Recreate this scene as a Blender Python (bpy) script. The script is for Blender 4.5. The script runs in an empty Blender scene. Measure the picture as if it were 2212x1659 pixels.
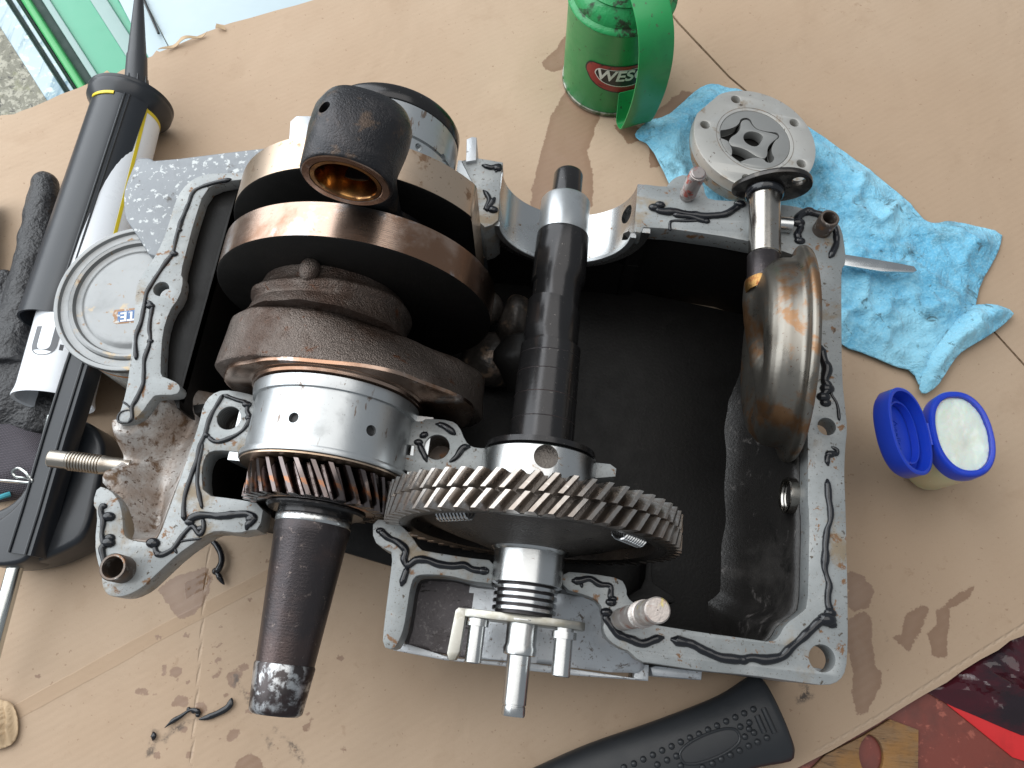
import bpy, bmesh, math, random
import numpy as np
from mathutils import Vector, Matrix, noise

random.seed(7)
sc = bpy.context.scene
COL = sc.collection

# ------------------------------------------------------------------ camera
# World: Z up (bench top z = 0), Y runs along the two shafts of the engine, X to the right.
FPX, CX, CY, HCAM = 1671.0, 1106.0, 829.5, 0.74
_d = np.array([24., 620., FPX]); _z = -_d / np.linalg.norm(_d)
_a = np.array([542., -4526., FPX]); _a = _a - _z * (_a @ _z); _y = _a / np.linalg.norm(_a)
_cv = lambda v: np.array([v[0], -v[1], -v[2]])
_Z, _Y = _cv(_z), _cv(_y); _X = np.cross(_Y, _Z)
ROT = np.stack([_X, _Y, _Z])            # camera vector -> world vector

cam_d = bpy.data.cameras.new("camera")
cam = bpy.data.objects.new("camera", cam_d); COL.objects.link(cam)
cam.matrix_world = Matrix.Translation((0, 0, HCAM)) @ Matrix([list(r) for r in ROT]).to_4x4()
cam_d.sensor_width = 36.0
cam_d.lens = 36.0 * FPX / 2212.0
cam_d.clip_start = 0.01; cam_d.clip_end = 100
sc.camera = cam

# ------------------------------------------------------------------ light
w = bpy.data.worlds.new("World"); sc.world = w; w.use_nodes = True
bg = w.node_tree.nodes["Background"]
bg.inputs[0].default_value = (0.86, 0.93, 1.0, 1); bg.inputs[1].default_value = 0.36

def area(name, loc, target, sx, sy, power, color):
    l = bpy.data.lights.new(name, 'AREA'); l.shape = 'RECTANGLE'; l.size = sx; l.size_y = sy
    l.energy = power; l.color = color
    o = bpy.data.objects.new(name, l); COL.objects.link(o)
    o.location = loc
    o.rotation_euler = (Vector(target) - Vector(loc)).to_track_quat('-Z', 'Y').to_euler()
    return o
area("doorway_daylight", (-1.70, 0.90, 1.35), (0.0, 0.25, 0.05), 3.4, 2.6, 100, (0.93, 0.97, 1.0))
area("overhead_fill", (0.0, 0.55, 2.1), (0.05, 0.3, 0.05), 2.2, 1.6, 20, (1.0, 0.97, 0.93))  # unseen fill lamp added overhead to soften the door light

vs = sc.view_settings
vs.view_transform = 'Standard'; vs.look = 'None'; vs.exposure = -0.04; vs.gamma = 1.0
vs.use_curve_mapping = False
sc.cycles.use_denoising = True
sc.cycles.max_bounces = 6

# ------------------------------------------------------------------ helpers
def P(px, py, h=0.0):
    """point at height h that the traced photo position (2212 px wide) belongs to"""
    v = ROT @ np.array([(px - CX) / FPX, -(py - CY) / FPX, -1.0])
    t = (h - HCAM) / v[2]
    return Vector((v[0] * t, v[1] * t, h))

def P2(px, py, h=0.0):
    p = P(px, py, h); return (p.x, p.y)

def zoomed(pts, ox, oy, s):
    """traced coordinates of an enlarged detail -> 2212 px coordinates"""
    return [((ox + x / s) / 1.85172, (oy + y / s) / 1.85172) for x, y in pts]

def chaikin(pts, n=1, closed=True):
    for _ in range(n):
        out = []
        m = len(pts)
        rng = range(m) if closed else range(m - 1)
        if not closed: out.append(pts[0])
        for i in rng:
            a, b = pts[i], pts[(i + 1) % m]
            out.append(tuple(.75 * p + .25 * q for p, q in zip(a, b)))
            out.append(tuple(.25 * p + .75 * q for p, q in zip(a, b)))
        if not closed: out.append(pts[-1])
        pts = out
    return pts

def tag(o, label, cat, group=None):
    o["label"] = label; o["category"] = cat
    if group: o["group"] = group
    return o

def thing(name, loc, label, cat, group=None):
    o = bpy.data.objects.new(name, None); COL.objects.link(o)
    o.location = loc; o.empty_display_size = 0.02
    return tag(o, label, cat, group)

def wloc(o):
    v = Vector((0, 0, 0))
    while o is not None:
        v = v + o.location; o = o.parent
    return v

def link(name, me, mat, parent=None, origin=None, smooth=True, angle=40):
    """one mesh object; the mesh is given in world coordinates"""
    o = bpy.data.objects.new(name, me); COL.objects.link(o)
    base = wloc(parent) if parent is not None else Vector((0, 0, 0))
    org = Vector(origin) if origin is not None else base
    me.transform(Matrix.Translation(-org))
    if parent is not None:
        o.parent = parent
    o.location = org - base
    mats = mat if isinstance(mat, (list, tuple)) else [mat]
    for m in mats:
        me.materials.append(m)
    if smooth:
        me.shade_smooth()
        if angle:
            me.set_sharp_from_angle(angle=math.radians(angle))
    return o

def mesh(verts, faces):
    me = bpy.data.meshes.new("m")
    me.from_pydata([tuple(v) for v in verts], [], faces)
    me.update()
    return me

def fix(me):
    bm = bmesh.new(); bm.from_mesh(me)
    bmesh.ops.remove_doubles(bm, verts=bm.verts, dist=1e-6)
    bmesh.ops.recalc_face_normals(bm, faces=bm.faces)
    bm.to_mesh(me); bm.free(); return me

def join(*mes):
    bm = bmesh.new()
    for m in mes: bm.from_mesh(m)
    out = bpy.data.meshes.new("m"); bm.to_mesh(out); bm.free(); return out

def loft(rings, cap0=True, cap1=True, closed=True):
    n = len(rings[0]); V = []; Fc = []
    for r in rings: V += [tuple(p) for p in r]
    for i in range(len(rings) - 1):
        for j in range(n if closed else n - 1):
            k = (j + 1) % n
            Fc.append((i * n + j, i * n + k, (i + 1) * n + k, (i + 1) * n + j))
    if cap0: Fc.append(tuple(range(n - 1, -1, -1)))
    if cap1: Fc.append(tuple(range((len(rings) - 1) * n, len(rings) * n)))
    return fix(mesh(V, Fc))

def frame(d):
    d = Vector(d).normalized()
    u = d.cross(Vector((0, 0, 1)))
    if u.length < 1e-3: u = Vector((1, 0, 0))
    u.normalize(); v = u.cross(d).normalized()
    return d, u, v

def lathe(o, d, prof, seg=64, caps=(True, True), arc=None):
    o = Vector(o); d, u, v = frame(d)
    rings = []
    a0, a1 = arc if arc else (0, 2 * math.pi)
    n = seg if not arc else seg + 1
    for t, r in prof:
        rings.append([o + d * t + (u * math.cos(a0 + (a1 - a0) * j / seg) + v * math.sin(a0 + (a1 - a0) * j / seg)) * r for j in range(n)])
    return loft(rings, caps[0], caps[1], closed=not arc)

def tube(path, rad, seg=10, flat=1.0, up=None):
    """round (or flattened) bar along a path; rad is a number or a list"""
    path = [Vector(p) for p in path]; rings = []
    n = len(path)
    for i, p in enumerate(path):
        t = (path[min(i + 1, n - 1)] - path[max(i - 1, 0)]).normalized()
        ref = Vector(up) if up is not None else Vector((0, 0, 1))
        if abs(t.dot(ref)) > .95: ref = Vector((0, 1, 0))
        s = t.cross(ref).normalized(); b = s.cross(t).normalized()
        r = rad[i] if isinstance(rad, (list, tuple)) else rad
        rings.append([p + s * math.cos(2 * math.pi * j / seg) * r + b * math.sin(2 * math.pi * j / seg) * r * flat for j in range(seg)])
    return loft(rings)

def catmull(pts, n=6):
    pts = [Vector(p) for p in pts]; out = []
    for i in range(len(pts) - 1):
        p0 = pts[max(i - 1, 0)]; p1 = pts[i]; p2 = pts[i + 1]; p3 = pts[min(i + 2, len(pts) - 1)]
        for k in range(n):
            t = k / n
            out.append(.5 * ((2 * p1) + (-p0 + p2) * t + (2 * p0 - 5 * p1 + 4 * p2 - p3) * t * t + (-p0 + 3 * p1 - 3 * p2 + p3) * t ** 3))
    out.append(pts[-1]); return out

def plate(outer, holes, z0, z1, bevel=0.0006, res=1):
    """flat plate with holes from 2D outlines in metres, z0..z1, edges rounded"""
    c = bpy.data.curves.new("c", 'CURVE'); c.dimensions = '2D'; c.fill_mode = 'BOTH'
    for pts in [outer] + list(holes):
        s = c.splines.new('POLY'); s.points.add(len(pts) - 1); s.use_cyclic_u = True
        for q, p in zip(s.points, pts): q.co = (p[0], p[1], 0, 1)
    c.extrude = max((z1 - z0) / 2 - bevel, 1e-5); c.bevel_depth = bevel; c.bevel_resolution = res; c.offset = -bevel
    ob = bpy.data.objects.new("c", c); COL.objects.link(ob)
    dg = bpy.context.evaluated_depsgraph_get()
    me = bpy.data.meshes.new_from_object(ob.evaluated_get(dg))
    bpy.data.objects.remove(ob); bpy.data.curves.remove(c)
    me.transform(Matrix.Translation((0, 0, (z0 + z1) / 2)))
    return fix(me)

def circ(x, y, r, n=28):
    return [(x + r * math.cos(2 * math.pi * i / n), y + r * math.sin(2 * math.pi * i / n)) for i in range(n)]

def box(x0, x1, y0, y1, z0, z1, bev=0.0):
    bm = bmesh.new(); bmesh.ops.create_cube(bm, size=1)
    bmesh.ops.scale(bm, vec=(x1 - x0, y1 - y0, z1 - z0), verts=bm.verts)
    bmesh.ops.translate(bm, vec=((x0 + x1) / 2, (y0 + y1) / 2, (z0 + z1) / 2), verts=bm.verts)
    if bev: bmesh.ops.bevel(bm, geom=bm.edges, offset=bev, segments=2, affect='EDGES', profile=.5)
    me = bpy.data.meshes.new("m"); bm.to_mesh(me); bm.free(); return me

def obox(a, b, wid, z0, z1, bev=0.001):
    """bar of rectangular section from a to b (2D), standing between z0 and z1"""
    a = Vector((a[0], a[1])); b = Vector((b[0], b[1])); L = (b - a).length
    me = box(0, L, -wid / 2, wid / 2, z0, z1, bev)
    me.transform(Matrix.Translation((a.x, a.y, 0)) @ Matrix.Rotation(math.atan2(b.y - a.y, b.x - a.x), 4, 'Z'))
    return me

def ball(c, r, sc_=(1, 1, 1), seg=16):
    bm = bmesh.new(); bmesh.ops.create_uvsphere(bm, u_segments=seg, v_segments=max(6, seg // 2), radius=r)
    bmesh.ops.scale(bm, vec=sc_, verts=bm.verts); bmesh.ops.translate(bm, vec=c, verts=bm.verts)
    me = bpy.data.meshes.new("m"); bm.to_mesh(me); bm.free(); return me

def sdf(poly, X, Y):
    """signed distance to a polygon for numpy points, negative inside"""
    d = np.full(X.shape, 1e9); ins = np.zeros(X.shape, bool); n = len(poly)
    for i in range(n):
        ax, ay = poly[i]; bx, by = poly[(i + 1) % n]
        ex, ey = bx - ax, by - ay; L = ex * ex + ey * ey + 1e-18
        t = np.clip(((X - ax) * ex + (Y - ay) * ey) / L, 0, 1)
        d = np.minimum(d, np.hypot(X - ax - t * ex, Y - ay - t * ey))
        c = ((ay > Y) != (by > Y)) & (X < (bx - ax) * (Y - ay) / (by - ay + 1e-18) + ax)
        ins ^= c
    return np.where(ins, -d, d)

def polydist(line, X, Y):
    d = np.full(X.shape, 1e9)
    for i in range(len(line) - 1):
        ax, ay = line[i]; bx, by = line[i + 1]
        ex, ey = bx - ax, by - ay; L = ex * ex + ey * ey + 1e-18
        t = np.clip(((X - ax) * ex + (Y - ay) * ey) / L, 0, 1)
        d = np.minimum(d, np.hypot(X - ax - t * ex, Y - ay - t * ey))
    return d

def clipgrid(poly, cell):
    """grid mesh data (x, y, faces) filling a polygon, cells cut at its outline"""
    poly = [tuple(p[:2]) for p in poly]
    xs = [p[0] for p in poly]; ys = [p[1] for p in poly]
    nx = int((max(xs) - min(xs)) / cell) + 2; ny = int((max(ys) - min(ys)) / cell) + 2
    x0, y0 = min(xs) - cell * .31, min(ys) - cell * .37
    gx, gy = np.meshgrid(x0 + np.arange(nx + 1) * cell, y0 + np.arange(ny + 1) * cell, indexing='ij')
    s = sdf(poly, gx, gy)
    V = {}; out = []; F_ = []
    def vid(x, y):
        k = (round(x * 1e6), round(y * 1e6))
        if k not in V: V[k] = len(out); out.append((x, y))
        return V[k]
    def half(pts, ax, lim, sgn):
        res = []; m = len(pts)
        for i in range(m):
            a, b = pts[i], pts[(i + 1) % m]
            ia, ib = sgn * (a[ax] - lim) >= 0, sgn * (b[ax] - lim) >= 0
            if ia: res.append(a)
            if ia != ib:
                t = (lim - a[ax]) / (b[ax] - a[ax])
                res.append((a[0] + t * (b[0] - a[0]), a[1] + t * (b[1] - a[1])))
        return res
    for i in range(nx):
        for j in range(ny):
            c = (s[i, j], s[i + 1, j], s[i + 1, j + 1], s[i, j + 1])
            if max(c) <= 0 and max(c) < -cell * .02:
                F_.append((vid(gx[i, j], gy[i, j]), vid(gx[i + 1, j], gy[i + 1, j]), vid(gx[i + 1, j + 1], gy[i + 1, j + 1]), vid(gx[i, j + 1], gy[i, j + 1])))
            elif min(abs(v) for v in c) < cell * 1.5:
                q = poly
                for ax, lim, sg in ((0, gx[i, j], 1), (0, gx[i + 1, j], -1), (1, gy[i, j], 1), (1, gy[i, j + 1], -1)):
                    q = half(q, ax, lim, sg)
                    if len(q) < 3: break
                if len(q) >= 3:
                    ids = []
                    for p in q:
                        k = vid(*p)
                        if k not in ids: ids.append(k)
                    if len(ids) >= 3: F_.append(tuple(ids))
    return np.array(out), F_

def sheet(poly, cell, zf, thick=0.0):
    """a sheet following z = zf(X, Y) over a polygon, with a skirt of the given thickness"""
    xy, fc = clipgrid(poly, cell)
    Z = zf(xy[:, 0], xy[:, 1])
    me = mesh(np.column_stack([xy, Z]).tolist(), fc)
    bm = bmesh.new(); bm.from_mesh(me)
    bmesh.ops.recalc_face_normals(bm, faces=bm.faces)
    if sum(f.normal.z for f in bm.faces) < 0: bmesh.ops.reverse_faces(bm, faces=bm.faces)
    if thick:
        be = [e for e in bm.edges if e.is_boundary]
        r = bmesh.ops.extrude_edge_only(bm, edges=be)
        nv = [g for g in r['geom'] if isinstance(g, bmesh.types.BMVert)]
        bmesh.ops.translate(bm, vec=(0, 0, -thick), verts=nv)
    bm.to_mesh(me); bm.free(); return me

def fbm(X, Y, scale, seed=0, octs=4):
    return np.array([noise.fractal((x * scale + seed * 7.3, y * scale - seed * 3.1, seed * 1.7), 0.9, 2.0, octs) for x, y in zip(X.tolist(), Y.tolist())])

def text_mesh(s, size, extrude=0.0002, bold=0.0, shear=0.0):
    c = bpy.data.curves.new("t", 'FONT'); c.body = s; c.size = size; c.extrude = extrude; c.offset = bold
    c.align_x = 'CENTER'; c.align_y = 'CENTER'; c.shear = shear
    ob = bpy.data.objects.new("t", c); COL.objects.link(ob)
    dg = bpy.context.evaluated_depsgraph_get()
    me = bpy.data.meshes.new_from_object(ob.evaluated_get(dg))
    bpy.data.objects.remove(ob); bpy.data.curves.remove(c); return me

# ------------------------------------------------------------------ materials
def rgb(c): return (c[0], c[1], c[2], 1)

class N:
    def __init__(s, name):
        s.m = bpy.data.materials.new(name); s.m.use_nodes = True
        s.t = s.m.node_tree; s.b = s.t.nodes["Principled BSDF"]; s.tc = s.t.nodes.new("ShaderNodeTexCoord")
        s.co = s.tc.outputs["Object"]
    def add(s, typ, **kw):
        n = s.t.nodes.new(typ)
        for k, v in kw.items(): setattr(n, k, v)
        return n
    def put(s, sock, v):
        if isinstance(v, bpy.types.NodeSocket): s.t.links.new(v, sock)
        else: sock.default_value = v
    def noise(s, scale, detail=4, rough=.6, dist=0., stretch=None, seed=0.):
        co = s.co
        if stretch or seed:
            mp = s.add("ShaderNodeMapping"); s.put(mp.inputs[0], co)
            mp.inputs["Scale"].default_value = stretch or (1, 1, 1); mp.inputs["Location"].default_value = (seed, seed * .7, seed * 1.3)
            co = mp.outputs[0]
        n = s.add("ShaderNodeTexNoise"); s.put(n.inputs["Vector"], co)
        n.inputs["Scale"].default_value = scale; n.inputs["Detail"].default_value = detail
        n.inputs["Roughness"].default_value = rough; n.inputs["Distortion"].default_value = dist
        return n.outputs["Fac"]
    def ramp(s, fac, lo, hi, a=0., b=1.):
        n = s.add("ShaderNodeMapRange"); n.interpolation_type = 'SMOOTHSTEP'
        s.put(n.inputs[0], fac); n.inputs[1].default_value = lo; n.inputs[2].default_value = hi
        n.inputs[3].default_value = a; n.inputs[4].default_value = b
        return n.outputs[0]
    def math(s, op, a, b=0.):
        n = s.add("ShaderNodeMath", operation=op); s.put(n.inputs[0], a); s.put(n.inputs[1], b); return n.outputs[0]
    def mix(s, fac, a, b):
        n = s.add("ShaderNodeMix", data_type='RGBA'); s.put(n.inputs[0], fac)
        s.put(n.inputs[6], rgb(a) if isinstance(a, tuple) else a); s.put(n.inputs[7], rgb(b) if isinstance(b, tuple) else b)
        return n.outputs[2]
    def mixf(s, fac, a, b):
        n = s.add("ShaderNodeMix", data_type='FLOAT'); s.put(n.inputs[0], fac); s.put(n.inputs[2], a); s.put(n.inputs[3], b); return n.outputs[0]
    def attr(s, name):
        n = s.add("ShaderNodeAttribute"); n.attribute_name = name; return n.outputs["Fac"]
    def bump(s, h, strength, dist=.001, prev=None):
        n = s.add("ShaderNodeBump"); s.put(n.inputs["Height"], h); n.inputs["Strength"].default_value = strength; n.inputs["Distance"].default_value = dist
        if prev is not None: s.put(n.inputs["Normal"], prev)
        s.put(s.b.inputs["Normal"], n.outputs[0]); return n.outputs[0]
    def out(s, col=None, rough=None, metal=None, **kw):
        if col is not None: s.put(s.b.inputs["Base Color"], rgb(col) if isinstance(col, tuple) else col)
        if rough is not None: s.put(s.b.inputs["Roughness"], rough)
        if metal is not None: s.put(s.b.inputs["Metallic"], metal)
        for k, v in kw.items(): s.put(s.b.inputs[k.replace("_", " ")], v)
        return s.m

def mat(name, col, rough=.5, metal=0., layers=(), bumps=(), rvar=.12, rscale=60, **kw):
    """layers: (scale, lo, hi, colour, roughness or None, stretch) noise patches over the base; bumps: (scale, strength, distance, stretch)"""
    n = N(name); c = rgb(col); r = n.mixf(n.noise(rscale, 3), rough - rvar, rough + rvar) if rvar else rough
    mt = metal
    cn = n.add("ShaderNodeRGB"); cn.outputs[0].default_value = c; c = cn.outputs[0]
    for i, L in enumerate(layers):
        scale, lo, hi, lc, lr, stretch = (list(L) + [None, None])[:6]
        if lo >= .6: lo, hi = lo - .055, hi - .055
        f = n.ramp(n.noise(scale, 6, .65, .3, stretch, seed=3.7 * (i + 1)), lo, hi)
        c = n.mix(f, c, lc)
        if lr is not None:
            r = n.mixf(f, r, lr)
    prev = None
    for B in bumps:
        scale, st, di, stretch = (list(B) + [None])[:4]
        prev = n.bump(n.noise(scale, 3, .55, 0, stretch, seed=1.1), st, di, prev)
    return n.out(c, r, mt, **kw)

M = {}
RUST = (.26, .11, .04)
M['face'] = mat("machined_alloy", (.275, .29, .292), .46, .2,
                [(35, .45, .70, (.345, .355, .35), .4), (9, .48, .66, (.22, .235, .235), None), (16, .60, .72, (.24, .19, .13), .6), (90, .65, .71, (.20, .105, .05), .6), (200, .665, .72, (.08, .065, .05), .6), (520, .645, .72, (.17, .155, .14), .6)],
                [(900, .12, .0005), (60, .08, .001, (1, 14, 1))])
M['face_rusty'] = M['face']
M['paint'] = mat("chipped_silver_paint", (.21, .225, .24), .45, .15,
                 [(14, .45, .7, (.16, .17, .18), None), (150, .575, .61, (.46, .48, .48), .4, (1, 1, 1)), (60, .68, .75, (.08, .075, .07), .5)],
                 [(260, .35, .001), (900, .15, .0004)])
M['silver'] = mat("silver_cast", (.52, .54, .56), .38, .5, [(20, .5, .75, (.36, .37, .38), None), (90, .64, .72, (.14, .11, .09), .55), (320, .66, .73, (.2, .17, .15), .6)], [(500, .25, .0008)])
M['valley'] = mat("stained_cast", (.50, .48, .46), .42, .35, [(16, .42, .62, (.30, .24, .20), .5), (60, .53, .66, (.13, .075, .04), .55), (300, .56, .66, (.10, .06, .04), .6)], [(420, .45, .0012)])
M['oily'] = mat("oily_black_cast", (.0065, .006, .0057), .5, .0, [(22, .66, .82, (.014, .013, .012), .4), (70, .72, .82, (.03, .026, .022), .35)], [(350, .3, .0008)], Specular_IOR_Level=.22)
M['pocket_dark'] = mat('shaded_stained_pocket', (.13, .115, .12), .5, .2, [(20, .45, .65, (.085, .07, .07), None), (40, .64, .70, (.02, .016, .015), .5, (1, 2.5, 1)), (300, .62, .7, (.22, .20, .2), None)], [(420, .5, .001)])  # darker shading of the pocket put into the colour, with stains and cracks
M['lump'] = mat('oily_dark_boss', (.03, .026, .023), .38, .2, [(30, .48, .66, (.075, .065, .058), .36), (60, .6, .72, (.17, .12, .085), .32)], [(350, .5, .001)])
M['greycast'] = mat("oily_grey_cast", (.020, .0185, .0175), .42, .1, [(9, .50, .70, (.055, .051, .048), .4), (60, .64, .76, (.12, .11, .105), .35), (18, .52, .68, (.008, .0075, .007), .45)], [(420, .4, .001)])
M['steel'] = mat("bright_steel", (.54, .55, .55), .25, 1., [(30, .52, .75, (.45, .455, .45), .32), (90, .69, .76, (.28, .20, .14), .4)], [(500, .06, .0004)], rvar=.06)
M['bush'] = mat("grey_bearing_metal", (.50, .52, .53), .32, .85, [(40, .50, .70, (.40, .415, .42), .4, (1, 1, 1)), (130, .66, .72, (.22, .17, .14), .5, (1, .25, 1)), (500, .71, .77, (.12, .10, .09), .5)], [(60, .12, .001), (700, .08, .0004)], rvar=.08)
M['ground'] = mat("ground_steel_brown", (.40, .29, .23), .26, 1., [(14, .42, .58, (.25, .145, .095), .24), (22, .56, .68, (.52, .50, .50), .2), (40, .64, .74, (.20, .11, .07), .3)], [(1200, .05, .0003), (30, .10, .001, (1, 40, 1))], rvar=.05)
M['ground_tan'] = mat("ground_steel_tan", (.58, .45, .34), .33, 1., [(12, .45, .65, (.45, .32, .22), .36), (60, .62, .72, (.30, .19, .12), .4), (300, .7, .75, (.12, .07, .05), .5)], [(30, .06, .001, (1, 30, 1))], rvar=.06)
M['castbrown'] = mat("brown_cast_iron", (.15, .122, .106), .31, .7, [(16, .45, .66, (.085, .055, .042), .33), (26, .58, .72, (.19, .155, .135), .34), (60, .66, .74, (.12, .05, .025), .4)], [(850, .9, .0014), (260, .45, .0016), (70, .25, .003)])
M['castblack'] = mat("black_cast_iron", (.030, .030, .033), .33, .6, [(30, .5, .7, (.055, .052, .054), .36), (60, .6, .72, (.09, .065, .05), .36)], [(700, .6, .0010), (70, .25, .002)])
M['discdark'] = mat("dark_web_face", (.006, .0055, .005), .5, .0, [(30, .5, .75, (.010, .009, .008), None)], [(900, .3, .0006)], Specular_IOR_Level=.25)
M['shaft'] = mat("black_oxide_steel", (.055, .048, .05), .34, .75, [(18, .45, .7, (.085, .062, .058), .32), (200, .66, .74, (.16, .13, .12), .35)], [(600, .3, .0006), (120, .12, .001, (1, 6, 1))], rvar=.05)
M['oiledshaft'] = mat("oily_black_steel", (.035, .034, .035), .22, .65, [(40, .55, .75, (.035, .034, .035), .2), (300, .7, .76, (.14, .13, .12), .3)], [(300, .08, .0006)], rvar=.05)
M['worn'] = mat("worn_shaft_end", (.075, .065, .065), .36, .85, [(70, .46, .56, (.50, .51, .52), .3), (25, .6, .7, (.06, .045, .045), .4)], [(700, .2, .0005)])
M['tooth'] = mat("gear_tooth_steel", (.50, .47, .44), .28, 1., [(30, .45, .65, (.38, .335, .30), .32), (80, .6, .72, (.58, .55, .52), .2), (140, .68, .74, (.14, .07, .04), .4)], [(500, .1, .0004)])
M['tooth_dark'] = mat("oily_gear_tooth_steel", (.15, .125, .12), .17, 1., [(40, .45, .6, (.23, .20, .20), .18), (34, .57, .66, (.30, .13, .06), .22), (70, .60, .68, (.05, .035, .03), .2)], [(300, .08, .0004)])
M['gearbody'] = mat("oily_gear_web", (.10, .088, .08), .3, .7, [(30, .5, .7, (.14, .125, .11), .3)], [(600, .6, .001)])
M['ring'] = mat("piston_ring_steel", (.48, .49, .50), .2, 1., [], [], rvar=.04)
M['groove'] = mat("dark_groove", (.03, .026, .028), .35, .5)
M['zinc'] = mat("zinc_plate", (.42, .41, .37), .36, .9, [(40, .5, .7, (.36, .335, .27), .42), (120, .62, .72, (.50, .49, .46), .32)], [(300, .15, .0005)])
M['thread'] = mat("stud_thread", (.42, .38, .33), .32, 1., [(60, .55, .7, (.25, .20, .15), .4)], [])
M['thread_red'] = mat("stud_thread_red", (.33, .30, .29), .4, .8, [(90, .52, .62, (.36, .09, .07), .5), (60, .58, .7, (.13, .12, .11), .5)], [])
M['stud_old'] = mat("crusty_stud", (.45, .40, .37), .42, .7, [(80, .48, .6, (.62, .60, .57), .5), (50, .56, .68, (.34, .14, .10), .5), (70, .65, .72, (.55, .46, .18), .45)], [(400, .4, .0008)])
M['dowel'] = mat("rusty_dowel", (.13, .105, .09), .4, .75, [(50, .54, .68, (.24, .12, .06), .55), (120, .6, .7, (.34, .32, .30), .35)], [(300, .25, .0006)])
M['thread_hole'] = mat("threaded_bore", (.16, .15, .14), .35, .8)
M['bore'] = mat("dark_bore", (.012, .011, .011), .5)
M['rtv'] = mat("black_sealant", (.010, .011, .014), .16, 0., [], [(160, .15, .001)], rvar=.05)
M['strainer'] = mat("oily_rust_plate", (.215, .20, .175), .33, .9, [(18, .50, .62, (.22, .12, .06), .36), (40, .60, .70, (.25, .145, .08), .42), (30, .6, .75, (.20, .185, .16), .22), (300, .68, .74, (.10, .06, .04), .4)], [(90, .06, .001)], rvar=.06)
M['tubemetal'] = mat("oily_tube", (.36, .34, .31), .22, 1., [(30, .55, .72, (.26, .21, .16), .28), (300, .68, .74, (.16, .10, .06), .4)], [(90, .06, .001)])
M['braze'] = mat("brass_braze", (.38, .22, .08), .45, 1., [(120, .5, .65, (.26, .10, .04), .5)], [(300, .3, .001)])
M['darkplate'] = mat("dark_oiled_plate", (.05, .047, .045), .28, .75, [(60, .6, .75, (.10, .09, .08), .3)], [(400, .2, .0006)])
M['bronze'] = mat("oily_bronze_bush", (.44, .23, .08), .16, 1., [(24, .5, .62, (.16, .08, .035), .2), (60, .6, .7, (.55, .34, .14), .15)], [], rvar=.05)
M['pump'] = mat("pump_alloy", (.52, .51, .48), .40, .45, [(25, .5, .75, (.60, .60, .58), .3), (40, .62, .74, (.36, .29, .22), .4), (160, .68, .75, (.14, .11, .09), .5)], [(30, .05, .001)])
M['pumpedge'] = mat("pump_dirty_edge", (.30, .27, .24), .42, .6, [(60, .48, .64, (.34, .21, .12), .5), (90, .6, .7, (.08, .07, .06), .5)], [(300, .3, .001)])
M['rotor'] = mat("rotor_sinter", (.40, .40, .385), .36, .6, [(50, .55, .75, (.34, .335, .32), .4)], [])
M['blade'] = mat("blade_steel", (.55, .57, .58), .25, 1.)
M['black_plastic'] = mat("black_plastic", (.017, .020, .025), .32, 0., [], [(700, .06, .0004)], rvar=.04)
M['nozzle'] = mat("nozzle_plastic", (.035, .038, .043), .42, 0., [], [(300, .04, .0004)], rvar=.04)
M['white_tube'] = mat("white_cartridge", (.80, .83, .87), .3)
M['cup'] = mat("grey_piston", (.30, .32, .33), .4)
M['yellow'] = mat("yellow_print", (.72, .56, .02), .35)
M['grey_print'] = mat("grey_print", (.10, .105, .115), .4)
M['tin'] = mat("tinplate", (.24, .245, .245), .36, .55, [(30, .5, .75, (.20, .205, .205), .42), (22, .64, .72, (.40, .31, .20), .45), (120, .68, .73, (.24, .16, .10), .5)], [(40, .05, .002)])
M['rod'] = mat("zinc_rod", (.58, .60, .58), .16, 1.)
M['rubber'] = mat("black_rubber_grip", (.020, .022, .025), .42, 0., [(60, .55, .75, (.028, .030, .033), .5)], [(900, .15, .0005)])
M['hole_dark'] = mat("grip_recess", (.010, .010, .011), .6)
M['blue'] = mat("blue_plastic", (.012, .05, .50), .3, 0., [], [(60, .03, .001)], rvar=.05, Subsurface_Weight=.15)
M['jelly'] = mat("petroleum_jelly", (.76, .78, .70), .18, 0., [(40, .5, .7, (.70, .72, .58), .25)], [(60, .35, .003)], rvar=.06, Subsurface_Weight=.4)
M['jarbody'] = mat("translucent_jar", (.72, .68, .42), .25, 0., [], [], rvar=.05, Subsurface_Weight=.5)
M['label_white'] = mat("white_label", (.80, .80, .82), .45)
M['label_ink'] = mat("label_ink", (.16, .17, .25), .5)
M['green'] = mat("green_enamel", (.022, .30, .085), .33, 0., [(30, .5, .75, (.018, .24, .075), .4), (160, .69, .74, (.07, .12, .06), .5), (60, .71, .76, (.03, .04, .02), .6)], [(60, .05, .002)])
M['green_dirty'] = mat("dirty_green_enamel", (.022, .28, .085), .35, 0., [(70, .50, .60, (.02, .035, .015), .6), (30, .5, .7, (.018, .20, .06), .5)], [(150, .4, .002)])
M['can_bottom'] = mat("can_seam", (.30, .30, .26), .4, .7, [(60, .45, .6, (.05, .10, .04), .5)])
M['badge_red'] = mat("badge_red", (.28, .035, .03), .4, 0., [(80, .6, .7, (.06, .02, .02), None)])
M['badge_black'] = mat("badge_black", (.018, .02, .02), .4)
M['badge_white'] = mat("badge_white", (.66, .68, .62), .4)
M['blue_print'] = mat("blue_print", (.05, .13, .30), .4, 0., [(200, .55, .65, (.5, .5, .48), None)])
M['brown_print'] = mat("brown_print", (.30, .15, .06), .45, 0., [(200, .6, .7, (.5, .48, .44), None)])
M['knit'] = mat("grey_knit", (.15, .135, .15), .85)
M['teal'] = mat("teal_thread", (.05, .30, .36), .8)
M['glove'] = mat("black_latex", (.016, .016, .018), .42, 0., [(40, .5, .7, (.024, .024, .026), .5)], [(230, .9, .0025), (60, .4, .003)])
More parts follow.
